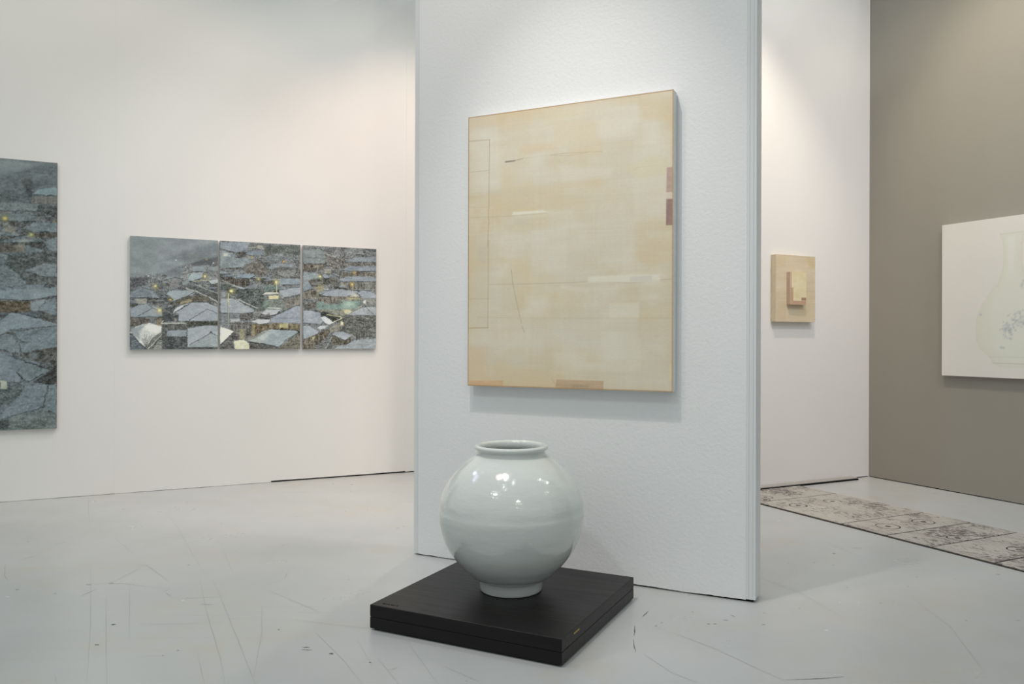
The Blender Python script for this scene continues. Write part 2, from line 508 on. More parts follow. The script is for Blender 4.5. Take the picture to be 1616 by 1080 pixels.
class Picture:
    """a canvas of given size; positions in metres, mostly cast from image pixels, u to the right and v down from its upper left corner"""
    def __init__(s, plane, off, s0, s1, z0, z1, res):
        s.plane, s.off, s.s0, s.s1, s.z0, s.z1 = plane, off, s0, s1, z0, z1
        s.w, s.h = s1 - s0, z1 - z0
        s.nx, s.ny = int(s.w / res) + 1, int(s.h / res) + 1
        s.res = res
        s.img = np.zeros((s.ny, s.nx, 3)) + 128.0
        s.U = np.linspace(0, s.w, s.nx)[None, :] * np.ones((s.ny, 1))
        s.V = np.linspace(0, s.h, s.ny)[:, None] * np.ones((1, s.nx))
        s.T = lambda x, y: (x, y)
    def view(s, ox, oy, k): s.T = lambda x, y: pixel_to_wall(s.plane, s.off, ox + x / k, oy + y / k)  # painted outlines come in as pixels of an enlarged image crop
    def P(s, x, y):
        a, z = s.T(x, y); return a - s.s0, s.z1 - z
    def bbox(s, pts, m=0.0):
        us = [p[0] for p in pts]; vs = [p[1] for p in pts]
        i0 = max(0, int((min(vs) - m) / s.h * (s.ny - 1))); i1 = min(s.ny, int((max(vs) + m) / s.h * (s.ny - 1)) + 2)
        j0 = max(0, int((min(us) - m) / s.w * (s.nx - 1))); j1 = min(s.nx, int((max(us) + m) / s.w * (s.nx - 1)) + 2)
        return slice(i0, max(i0, i1)), slice(j0, max(j0, j1))
    def poly(s, pts, col, a=1.0, tex=0.0, soft=0.0, raw=False, streak=None):
        q = pts if raw else [s.P(*p) for p in pts]
        sl = s.bbox(q, soft); U, V = s.U[sl], s.V[sl]
        if U.size == 0: return
        ins = np.zeros(U.shape, bool); dist = np.full(U.shape, 1e9)
        n_ = len(q)
        for i in range(n_):
            x1, y1 = q[i]; x2, y2 = q[(i + 1) % n_]
            if y1 != y2:
                cond = ((y1 > V) != (y2 > V)) & (U < (x2 - x1) * (V - y1) / (y2 - y1) + x1)
                ins ^= cond
            dx, dy = x2 - x1, y2 - y1; L2 = dx * dx + dy * dy + 1e-12
            t = np.clip(((U - x1) * dx + (V - y1) * dy) / L2, 0, 1)
            dist = np.minimum(dist, np.hypot(U - x1 - t * dx, V - y1 - t * dy))
        sd = np.where(ins, dist, -dist)
        sf = max(soft, s.res * .5)
        m = np.clip(sd / (2 * sf) + .5, 0, 1) * a
        c = np.array(col, float)[None, None, :] * np.ones(U.shape + (3,))
        if tex:
            nz = fbm(U.shape[0], U.shape[1], 3, 6, 3)
            c = c + (nz * tex)[..., None]
        if streak:
            nz = vnoise(U.shape[0], U.shape[1], streak[1], streak[0]) - .5
            c = c + (nz * streak[2])[..., None]
        s.img[sl] = s.img[sl] * (1 - m[..., None]) + c * m[..., None]
    def line(s, pts, col, wpx=1.0, a=1.0, raw=False, jit=0.0):
        q = pts if raw else [s.P(*p) for p in pts]
        wd = wpx * .004 * .5
        for i in range(len(q) - 1):
            (x1, y1), (x2, y2) = q[i], q[i + 1]
            sl = s.bbox([q[i], q[i + 1]], wd * 2 + s.res); U, V = s.U[sl], s.V[sl]
            if U.size == 0: continue
            dx, dy = x2 - x1, y2 - y1; L2 = dx * dx + dy * dy + 1e-12
            t = np.clip(((U - x1) * dx + (V - y1) * dy) / L2, 0, 1)
            d = np.hypot(U - x1 - t * dx, V - y1 - t * dy)
            m = np.clip((wd + s.res * .5 - d) / (s.res), 0, 1) * a
            if jit: m = m * np.clip(1 - jit * RNG.random(m.shape), 0, 1)
            m = m[..., None]
            s.img[sl] = s.img[sl] * (1 - m) + np.array(col, float) * m
    def glow(s, x, y, r, col, a=1.0, raw=False, sharp=1.0):
        u, v = (x, y) if raw else s.P(x, y)
        sl = s.bbox([(u, v)], r * 2.5); U, V = s.U[sl], s.V[sl]
        if U.size == 0: return
        m = (np.exp(-((np.hypot(U - u, V - v) / r) ** 2) * sharp) * a)[..., None]
        s.img[sl] = s.img[sl] * (1 - m) + np.array(col, float) * m
    def dots(s, n_, r0, r1, col, a0=.3, a1=.9, vmin=0.0, vmax=1.0):
        for _ in range(n_):
            u, v = RNG.random() * s.w, (vmin + RNG.random() * (vmax - vmin)) * s.h
            s.glow(u, v, r0 + (r1 - r0) * RNG.random() ** 3, col, a0 + (a1 - a0) * RNG.random(), raw=True)
    def build(s, name, parent, mat, gain, y):
        """grid lies at local y = 'y', x centred, z up from 0"""
        ny, nx = s.ny, s.nx
        me = bpy.data.meshes.new(name)
        xs = s.U - s.w / 2; zs = s.h - s.V
        co = np.stack([xs, np.full(xs.shape, y), zs], -1).reshape(-1, 3)
        idx = np.arange(ny * nx).reshape(ny, nx)
        quads = np.stack([idx[1:, :-1], idx[1:, 1:], idx[:-1, 1:], idx[:-1, :-1]], -1).reshape(-1)
        nf = (ny - 1) * (nx - 1)
        me.vertices.add(ny * nx); me.vertices.foreach_set('co', co.reshape(-1).astype(np.float32))
        me.loops.add(nf * 4); me.loops.foreach_set('vertex_index', quads.astype(np.int32))
        me.polygons.add(nf); me.polygons.foreach_set('loop_start', np.arange(0, nf * 4, 4, dtype=np.int32))
        me.polygons.foreach_set('loop_total', np.full(nf, 4, dtype=np.int32))
        me.update(calc_edges=True)
        at = me.color_attributes.new('paint', 'FLOAT_COLOR', 'POINT')
        g = np.array(gain) if not isinstance(gain, (int, float)) else np.array([gain] * 3)
        rgb = np.clip(lin(s.img) * g, 0, .92)
        rgba = np.concatenate([rgb, np.ones((ny, nx, 1))], -1).reshape(-1).astype(np.float32)
        at.data.foreach_set('color', rgba)
        me.materials.append(mat)
        o = bpy.data.objects.new(name, me); C.objects.link(o); o.parent = parent
        return o

def hang(name, plane, s0, s1, z0, z1, depth, edge_mat, gap=.0025):
    """Empty at the bottom centre of a picture on the wall; canvas box as a part"""
    n, r, c, rz = wall_frame(plane)
    p = r * (s0 + s1) / 2 + n * (c + gap)
    root = empty(name, (p[0], p[1], z0), rz)
    bm = bmesh.new(); box(bm, -(s1 - s0) / 2, (s1 - s0) / 2, -depth + .0008, -.0012, 0, z1 - z0, bev=.0018)
    bm_obj('stretched_canvas', bm, edge_mat, root)
    return root

M_SNOW = attr_mat('snow_village_paint', .62, .25, (300, 300), .12)
SN_GAIN = (1.24, 1.27, 1.27)

# ---- the three-panel snowy village
DP = .024
TZ0, TZ1 = .9325, 1.6672
tri = [(.0745, .6115), (.6235, 1.1610), (1.1790, 1.7125)]
DARK = (72, 76, 76); ROOF = (148, 154, 158); RIDGE = (62, 66, 68); WARMW = (205, 200, 165)

def base_village(P, dens=1.0):
    h, w = P.ny, P.nx
    nz = fbm(h, w, 14, 22, 4); fine = RNG.random((h, w)) - .5
    fine2 = vnoise(h, w, 1.6, 1.6) - .5
    P.img[:] = np.array((112, 116, 117.0))
    P.img += (nz * 34)[..., None] + (fine2 * 60)[..., None]
def finish_village(P, snow=260, amt=10, vmin=0.0):
    h, w = P.ny, P.nx
    # brushy edges: every outline wanders a little
    dy = fbm(h, w, 5, 7, 3) * 1.5; dx = fbm(h, w, 5, 7, 3) * 1.9
    yy = np.clip(np.arange(h)[:, None] + dy, 0, h - 1).round().astype(int)
    xx = np.clip(np.arange(w)[None, :] + dx, 0, w - 1).round().astype(int)
    P.img = P.img[yy, xx]
    L_ = P.img.mean(-1, keepdims=True)
    P.img = L_ + (P.img - L_) * .72
    # dry ink speckle, stronger between the roofs than on them
    inkm = np.clip((150 - L_[..., 0]) / 45, .18, 1.0) * np.clip((np.arange(h)[:, None] / h - vmin) * 8 + .15, 0.1, 1)
    P.img += ((vnoise(h, w, 1.7, 1.7) - .5) * inkm * amt * 5.5)[..., None]
    P.img += ((vnoise(h, w, 2.6, 6) - .5) * inkm * amt * 3.0)[..., None]
    P.img += ((vnoise(h, w, 1.4, 1.4) - .5) * amt * 1.6)[..., None] + (fbm(h, w, 12, 18, 4) * amt * 1.5)[..., None]
    P.img = (P.img - 118) * 1.2 + 119
    P.dots(snow, .0010, .0028, (214, 222, 226), .25, .85, vmin)
def roof(P, pts, col=ROOF, ridge=None, eave=None, a=.95, tex=11, wl=1.1):
    P.poly(pts, col, a, tex, soft=.0015)
    if eave is not None:
        q = [pts[i] for i in eave]; P.line(q, RIDGE, 1.2 * wl, .8, jit=.4)
    if ridge is not None:
        P.line(ridge, RIDGE, wl, .75, jit=.35)
def wallband(P, pts, col=(112, 108, 98), amt=46):
    P.poly(pts, col, .9, 8, soft=.001, streak=(2.0, 12.0, amt))
def lampglow(P, x, y, r=.010, col=(246, 240, 176), halo=(190, 170, 95)):
    P.glow(x, y, r * 2.6, halo, .50); P.glow(x, y, r, col, .95)
def scatter_roofs(P, n_, v0, v1, size, col, seed, umin=0.0, umax=1.0):
    rs = np.random.default_rng(seed)
    items = sorted([(v0 + (v1 - v0) * rs.random(), rs.random()) for _ in range(n_)])
    for v, uu in items:
        k = .45 + .55 * (v - v0) / (v1 - v0 + 1e-6)
        w_ = size * k * (0.7 + .7 * rs.random()); h_ = w_ * (.20 + .16 * rs.random()) ; sk = (rs.random() - .5) * w_ * .7
        u = (umin + uu * (umax - umin)) * P.w; vv = v * P.h
        sl_ = (rs.random() - .5) * .22 * w_
        q = [(u - w_ / 2 + sk * .5, vv + sl_ * .3), (u + sk, vv - h_ - sl_), (u + w_ * .45 + sk, vv - h_ * .75 + sl_), (u + w_ / 2, vv + sl_)]
        dv_ = (rs.random() - .5) * 30; cc = tuple(c_ + dv_ for c_ in col)
        P.poly([(q[0][0] + w_ * .06, q[0][1] - .002), (q[3][0] - w_ * .05, q[3][1] - .002), (q[3][0] - w_ * .06, q[3][1] + h_ * .75), (q[0][0] + w_ * .08, q[0][1] + h_ * .75)],
               (84, 84, 80), .75, 10, .002, raw=True, streak=(2.0, 10.0, 44))
        P.poly(q, cc, .92, 12, .0018, raw=True)
        P.line([q[0], q[3]], RIDGE, 1.2, .75, raw=True, jit=.4)
        P.line([q[0], q[1], q[2]], RIDGE, .8, .55, raw=True, jit=.4)
        if rs.random() < .35: P.glow(u + w_ * (rs.random() - .5) * .5, q[3][1] + h_ * .35, .006, (176, 168, 128), .6, raw=True)

def tri_panel_1():
    P = Picture('B', DP, *tri[0], TZ0, TZ1, .0026)
    base_village(P)
    P.view(200, 370, 10.773)
    # sky
    sky = [(30, 0), (1600, 0), (1600, 330), (1300, 420), (1100, 480), (860, 560), (640, 660), (420, 690), (330, 720), (180, 730), (30, 720)]
    P.poly(sky, (131, 139, 143), 1, 3, .008)
    P.poly([(30, 0), (480, 0), (330, 720), (30, 740)], (126, 136, 134), .55, 2, .05)
    P.poly([(600, 440), (860, 330), (1250, 190), (1600, 150), (1600, 430), (1100, 500), (950, 450)], (112, 121, 127), .75, 7, .014)
    P.poly([(930, 400), (1250, 260), (1300, 400), (1050, 470)], (112, 118, 116), .5, 8, .012)
    P.poly([(1080, 500), (1300, 430), (1560, 380), (1600, 460), (1350, 520), (1130, 550)], (88, 90, 94), .8, 16, .006)
    P.poly([(40, 730), (180, 750), (330, 700), (400, 740), (330, 860), (160, 900), (40, 950)], (92, 92, 98), .85, 14, .006)
    scatter_roofs(P, 34, .40, .62, .10, (122, 130, 136), 5)
    roof(P, [(620, 660), (760, 590), (930, 560), (990, 600), (900, 700), (700, 720)], (122, 130, 135), a=.8)
    roof(P, [(1080, 610), (1160, 540), (1330, 530), (1340, 640)], (132, 141, 146), ridge=[(1060, 640), (1280, 635)])
    roof(P, [(1390, 560), (1600, 540), (1600, 640), (1400, 610)], (126, 134, 138), eave=(1, 2))
    roof(P, [(1045, 800), (1050, 720), (1130, 660), (1290, 650), (1280, 740), (1140, 790)], (150, 163, 168), eave=(0, 5, 4))
    roof(P, [(930, 820), (1040, 760), (1050, 830), (940, 880)], (128, 140, 142), eave=(0, 3))
    roof(P, [(1380, 790), (1600, 750), (1600, 820), (1440, 860)], (162, 170, 172), eave=(0, 3, 2))
    roof(P, [(620, 750), (820, 700), (930, 730), (760, 770)], (128, 136, 141), ridge=[(640, 780), (820, 735), (950, 760)])
    P.poly([(700, 770), (840, 740), (900, 900), (740, 920)], (136, 134, 134), .6, 16, .004)
    roof(P, [(60, 990), (350, 870), (470, 960), (420, 1060), (60, 1100)], (126, 136, 142), ridge=[(230, 900), (470, 960)])
    roof(P, [(670, 1030), (760, 960), (1060, 950), (1130, 1040), (820, 1060)], (140, 150, 156), ridge=[(520, 960), (700, 965)])
    P.poly([(1060, 850), (1560, 1000), (1560, 1160), (1000, 920)], (88, 92, 90), .85, 14, .003)
    P.line([(1000, 920), (1200, 980), (1420, 1080), (1560, 1160)], (190, 192, 186), 2.0, .8, jit=.4)
    P.line([(1160, 850), (1350, 930), (1560, 1010)], (170, 176, 172), 1.4, .7, jit=.4)
    P.line([(1130, 800), (1400, 780)], (200, 196, 150), 1.6, .7, jit=.3)
    P.view(200, 460, 10.773)
    roof(P, [(60, 110), (80, 30), (260, -50), (420, 20), (430, 100)], (120, 130, 136), eave=(0, 4))
    roof(P, [(680, 30), (780, -20), (1150, 0), (1040, 80), (820, 160)], (146, 156, 162), eave=(4, 3, 2))
    P.poly([(130, 130), (330, 120), (350, 210), (200, 215)], (160, 158, 146), .8, 18, .004)
    P.poly([(820, 160), (1060, 80), (1400, 90), (1420, 170), (1060, 200), (840, 240)], (98, 95, 84), .9, 22, .003)
    P.poly([(900, 190), (1080, 120), (1110, 170), (900, 230)], (166, 156, 116), .7, 24, .004)
    roof(P, [(60, 440), (60, 300), (180, 240), (340, 215), (600, 300), (610, 440)], (140, 149, 156), eave=(0, 5), ridge=[(200, 420), (430, 285)])
    P.line([(340, 210), (520, 330)], RIDGE, .9, .6)
    wallband(P, [(60, 455), (610, 455), (600, 600), (60, 600)], (98, 92, 86))
    P.poly([(390, 470), (500, 460), (510, 560), (400, 560)], (118, 124, 130), .7, 12, .003)
    P.poly([(510, 470), (600, 460), (600, 600), (520, 580)], (150, 134, 104), .6, 20, .004)
    P.poly([(600, 300), (800, 250), (840, 240), (780, 380), (880, 400), (880, 500), (620, 520)], (78, 82, 84), .85, 16, .003)
    P.line([(610, 290), (770, 390)], (150, 154, 150), 1.2, .7, jit=.4)
    roof(P, [(785, 375), (850, 270), (1070, 195), (850, 330)], (178, 186, 188))
    roof(P, [(885, 500), (885, 390), (840, 340), (1100, 185), (1360, 190), (1560, 290), (1560, 520)], (150, 158, 166), ridge=[(1060, 495), (1370, 300), (1560, 390)])
    P.line([(820, 360), (1090, 200)], RIDGE, 1.2, .8); P.line([(1100, 185), (1370, 185)], RIDGE, 1.1, .7)
    P.glow(830, 475, .010, (160, 152, 140), .8)
    roof(P, [(60, 700), (150, 600), (380, 530), (600, 600), (600, 700), (520, 800), (400, 880), (300, 940), (200, 860)], (190, 193, 188), tex=18)
    P.poly([(300, 560), (600, 600), (600, 680), (500, 720), (330, 640)], (222, 220, 198), .75, 14, .012)
    P.poly([(60, 640), (340, 560), (200, 690), (230, 820), (90, 730)], (132, 140, 144), .8, 14, .006)
    P.line([(90, 730), (200, 860), (330, 990)], RIDGE, 2.0, .85, jit=.4)
    P.poly([(40, 760), (110, 780), (300, 960), (300, 1010), (40, 1010)], (98, 106, 112), .95, 14, .003)
    for k in range(16):
        x = 230 + k * 13; P.line([(330, 960), (x + RNG.uniform(-20, 20), 760 + RNG.uniform(-40, 80))], (92, 92, 88), .5, .5)
    P.poly([(420, 800), (600, 680), (600, 980), (330, 990)], (94, 98, 94), .75, 22, .003)
    P.line([(360, 980), (600, 730)], (196, 196, 180), 1.3, .85); P.line([(410, 900), (590, 710)], (150, 150, 140), .8, .7)
    for k in range(7):
        P.line([(540 - k * 14, 845 + k * 22), (602 - k * 2, 845 + k * 22)], (178, 180, 168), 1.0, .8)
    P.poly([(595, 540), (1010, 530), (1330, 540), (1060, 620), (1030, 680), (1030, 980), (605, 980)], (92, 95, 92), .9, 22, .002, streak=(3, 12, 26))
    P.line([(590, 545), (1010, 540)], (196, 198, 188), 1.8, .85, jit=.2); P.line([(590, 545), (620, 500)], (190, 190, 175), 1.5, .8)
    P.poly([(1010, 510), (1560, 500), (1560, 570), (1050, 600)], (72, 74, 66), .85, 18, .004)
    roof(P, [(680, 690), (720, 665), (1020, 660), (1010, 775), (690, 770)], (142, 150, 158), eave=(4, 3))
    P.poly([(620, 790), (1020, 790), (1020, 990), (620, 990)], (86, 90, 92), .8, 30, .003)
    P.glow(760, 940, .020, (64, 68, 70), .8); P.glow(930, 880, .008, (64, 68, 70), .7)
    roof(P, [(1035, 960), (1035, 640), (1330, 580), (1560, 590), (1560, 960)], (154, 162, 168), ridge=[(1070, 910), (1430, 710), (1560, 760)], wl=1.6)
    P.poly([(1070, 915), (1430, 715), (1560, 760), (1560, 940), (1080, 945)], (142, 152, 154), .8, 12, .002)
    P.glow(1437, 690, .007, (60, 64, 66), .9)
    P.poly([(1020, 950), (1560, 945), (1560, 1010), (1020, 1010)], (78, 82, 82), .9, 18, .002)
    P.line([(1420, 910), (1450, 905), (1480, 925), (1510, 905)], (186, 192, 194), .7, .8)
    finish_village(P, 170, 8, .30)
    P.dots(26, .001, .0024, (205, 212, 215), .3, .7, 0, .4)
    P.view(200, 370, 10.773)
    for x, y in ((487, 885), (1328, 712), (1000, 560), (835, 440), (368, 710), (1472, 487)):
        if (x, y) in ((487, 885), (1328, 712)): lampglow(P, x, y, .0062)
        else: P.glow(x, y, .0042, (222, 226, 224), .95)
    P.glow(1355, 425, .008, (168, 160, 112), .6)
    P.view(200, 460, 10.773)
    lampglow(P, 555, 325, .0085); lampglow(P, 742, 142, .0050, (226, 208, 130), (160, 138, 80))
    P.line([(605, 290), (605, 500)], (76, 72, 60), .8, .8)
    return P

def tri_panel_2():
    P = Picture('B', DP, *tri[1], TZ0, TZ1, .0026)
    base_village(P)
    scatter_roofs(P, 26, .06, .45, .11, (128, 137, 143), 21)
    P.view(340, 375, 11.371)
    roof(P, [(90, 80), (620, 90), (560, 210), (380, 270), (100, 190)], (132, 142, 152))
    P.line([(110, 205), (230, 265), (450, 275)], RIDGE, 1.2, .7)
    roof(P, [(90, 240), (160, 240), (350, 300), (360, 370), (600, 380), (620, 420), (480, 530), (90, 560)], (126, 138, 141), tex=8)
    P.poly([(365, 270), (580, 260), (560, 350), (380, 360)], (88, 88, 84), .8, 24, .003)
    P.poly([(145, 285), (225, 285), (225, 335), (145, 335)], (182, 184, 168), .85, 8, .004)
    P.poly([(750, 140), (860, 150), (850, 215), (760, 200)], (158, 156, 140), .75, 14, .003)
    P.line([(590, 180), (760, 170)], (172, 172, 156), 1.1, .7)
    roof(P, [(560, 250), (820, 230), (900, 300), (700, 330), (540, 310)], (122, 134, 142), eave=(3, 4))
    P.poly([(850, 150), (1100, 160), (1530, 160), (1530, 330), (1300, 290), (1100, 300), (900, 330)], (92, 98, 94), .75, 22, .004)
    roof(P, [(870, 360), (1060, 290), (1300, 340), (1500, 400), (1200, 440), (930, 430)], (118, 126, 130), a=.7)
    P.poly([(500, 560), (760, 390), (960, 600), (900, 680), (560, 660)], (112, 108, 100), .85, 34, .004)
    P.line([(480, 560), (770, 375), (960, 610)], (74, 76, 70), 1.5, .6, jit=.5)
    roof(P, [(950, 560), (1000, 470), (1380, 480), (1430, 540), (1150, 530), (1030, 580)], (128, 138, 144))
    P.poly([(1000, 590), (1120, 530), (1530, 560), (1530, 720), (1100, 700)], (102, 104, 102), .85, 26, .004)
    P.poly([(1110, 600), (1310, 590), (1420, 580), (1430, 680), (1120, 690)], (140, 144, 142), .6, 22, .004)
    roof(P, [(370, 720), (420, 660), (680, 650), (720, 690), (600, 740)], (134, 148, 160), eave=(0, 4, 3))
    roof(P, [(1110, 800), (1180, 740), (1520, 740), (1520, 850), (1140, 850)], (134, 147, 155), eave=(4, 3))
    wallband(P, [(100, 720), (600, 745), (620, 850), (500, 900), (100, 790)], (86, 82, 76), 50)
    P.line([(120, 770), (330, 860), (520, 930)], (176, 178, 172), 1.8, .75, jit=.5)
    P.poly([(100, 800), (520, 940), (560, 1080), (360, 1080), (90, 900)], (84, 92, 90), .8, 20, .003)
    P.poly([(860, 860), (1130, 850), (1130, 930), (930, 1000), (860, 950)], (102, 120, 114), .8, 18, .003)
    roof(P, [(1140, 950), (1240, 910), (1530, 890), (1530, 1000), (1350, 1060), (1180, 1080)], (148, 156, 163), ridge=[(1130, 950), (1350, 905), (1500, 890)])
    P.view(340, 460, 11.371)
    P.poly([(370, 120), (420, -40), (870, -40), (850, 350), (720, 360), (650, 280)], (84, 92, 90), .85, 34, .003)
    for k in range(15):
        yy = -20 + k * 26
        P.line([(600 + k * 8, yy), (840 - k * 2, yy + 6)], (150, 156, 150), .7, .45, jit=.6)
    P.line([(690, 20), (710, 50), (690, 160)], (160, 166, 162), .7, .6)
    roof(P, [(90, 390), (90, 140), (300, 130), (460, 200), (700, 340), (690, 380), (450, 400)], (148, 156, 162), eave=(0, 6, 5), tex=16)
    P.poly([(90, 10), (180, 0), (180, 100), (100, 110)], (150, 155, 158), .7, 20, .003)
    P.line([(420, 140), (560, 220), (740, 300)], (196, 200, 192), 1.8, .85, jit=.3)
    P.line([(440, 180), (690, 300)], RIDGE, 1.4, .7)
    P.poly([(90, 410), (420, 400), (430, 470), (250, 560), (90, 590)], (116, 122, 126), .85, 18, .003, streak=(3, 14, 22))
    P.poly([(270, 500), (430, 490), (440, 540), (280, 560)], (184, 188, 190), .8, 12, .006)
    P.glow(500, 370, .020, (160, 164, 160), .5)
    P.poly([(440, 400), (660, 400), (650, 520), (440, 520)], (90, 86, 84), .8, 40, .004)
    for k in range(5):
        P.line([(690 - k * 4, 385 + k * 26), (830 - k * 22, 382 + k * 26)], (160, 160, 148), 1.2, .75)
    P.poly([(870, 90), (1200, 60), (1200, 200), (1240, 310), (880, 310)], (124, 132, 124), .9, 24, .003)
    P.poly([(860, 180), (930, 170), (930, 310), (870, 330)], (112, 138, 126), .8, 12, .003)
    roof(P, [(830, 60), (900, 20), (1130, 20), (1140, 50), (900, 55)], (204, 206, 192), tex=6)
    P.poly([(950, 80), (1130, 80), (1130, 135), (960, 140)], (206, 196, 146), .9, 16, .002)
    P.line([(860, 45), (1140, 45)], (120, 118, 100), 1, .6); P.line([(1140, 50), (1240, 150)], (170, 172, 164), .9, .7)
    P.line([(940, 295), (1180, 310)], (196, 200, 190), 1.6, .85)
    wallband(P, [(1220, 140), (1530, 90), (1530, 240), (1260, 320)], (122, 120, 112), 30)
    P.poly([(1400, 180), (1530, 150), (1530, 220), (1420, 260)], (150, 148, 136), .6, 14, .003)
    P.line([(1240, 110), (1530, 60)], (100, 102, 100), 1.5, .6)
    roof(P, [(830, 400), (900, 330), (1180, 330), (1100, 400), (980, 440)], (168, 172, 176))
    roof(P, [(990, 490), (1300, 330), (1440, 250), (1530, 270), (1530, 570), (1000, 550)], (144, 152, 164), ridge=[(800, 480), (1060, 430), (1300, 330), (1450, 250), (1530, 260)], wl=1.5)
    P.line([(1010, 480), (1530, 480)], (98, 106, 120), 1.2, .6, jit=.4)
    P.poly([(800, 480), (970, 400), (990, 450), (950, 500)], (86, 84, 84), .85, 18, .003)
    roof(P, [(640, 540), (760, 500), (980, 510), (960, 560), (800, 590)], (186, 188, 192), tex=8)
    wallband(P, [(650, 580), (860, 600), (1070, 570), (1530, 590), (1530, 700), (1180, 680), (900, 700), (640, 820)], (112, 98, 76), 60)
    P.poly([(1140, 580), (1300, 570), (1300, 660), (1150, 660)], (180, 174, 124), .85, 14, .003)
    P.poly([(1340, 590), (1530, 610), (1530, 690), (1340, 680)], (124, 118, 90), .7, 16, .003)
    P.poly([(650, 600), (720, 600), (700, 810), (650, 810)], (168, 156, 116), .6, 24, .004)
    wallband(P, [(270, 570), (640, 550), (650, 820), (520, 870), (300, 880)], (104, 102, 98), 60)
    P.poly([(440, 670), (515, 670), (515, 860), (440, 860)], (150, 146, 104), .75, 14, .003)
    P.poly([(600, 900), (520, 860), (640, 800), (860, 770)], (132, 132, 128), .7, 10, .004)
    roof(P, [(85, 950), (85, 630), (340, 720), (270, 800)], (222, 222, 200), tex=8)
    P.line([(340, 720), (260, 800), (90, 970)], RIDGE, 2.2, .85, jit=.3)
    P.poly([(330, 720), (420, 700), (420, 860), (300, 890), (340, 1050), (90, 1050), (90, 980), (260, 820)], (102, 98, 96), .7, 34, .003)
    P.poly([(330, 890), (500, 870), (600, 920), (610, 1050), (350, 1050)], (212, 212, 180), .85, 12, .004)
    roof(P, [(590, 900), (860, 770), (970, 680), (1450, 700), (1480, 730), (1130, 1000), (860, 940)], (148, 160, 166), tex=12)
    P.poly([(590, 900), (860, 770), (960, 690), (1020, 690), (830, 930)], (190, 194, 182), .6, 10, .02)
    P.line([(590, 905), (860, 945), (1130, 1005)], RIDGE, 2.2, .85, jit=.3); P.line([(970, 675), (1470, 700), (1520, 770)], RIDGE, 1.6, .8)
    P.poly([(1500, 750), (1530, 760), (1530, 1050), (1130, 1050), (1150, 1000)], (112, 110, 96), .9, 20, .002)
    P.line([(1480, 750), (1260, 880), (1130, 1005)], (96, 98, 94), 1.6, .7)
    P.poly([(610, 920), (860, 960), (1120, 1020), (1120, 1050), (610, 1050)], (92, 90, 88), .9, 34, .003)
    finish_village(P, 330, 10)
    P.view(340, 375, 11.371)
    lampglow(P, 290, 962, .0092, (250, 244, 170), (170, 160, 90)); P.glow(270, 960, .007, (250, 244, 180), .9)
    lampglow(P, 1088, 803, .0085); lampglow(P, 770, 748, .0060, (208, 196, 120), (160, 150, 100))
    lampglow(P, 1225, 430, .0045, (222, 190, 110), (160, 120, 70)); P.glow(650, 352, .008, (176, 164, 90), .8)
    P.line([(1100, 820), (1098, 980)], (206, 204, 160), 1.1, .9)
    P.view(340, 460, 11.371)
    P.line([(232, 40), (230, 250)], (206, 204, 140), 1.6, .9); P.line([(222, 200), (218, 640)], (112, 110, 100), 1.0, .8); P.line([(232, 250), (228, 620)], (176, 178, 166), 1.1, .8)
    return P

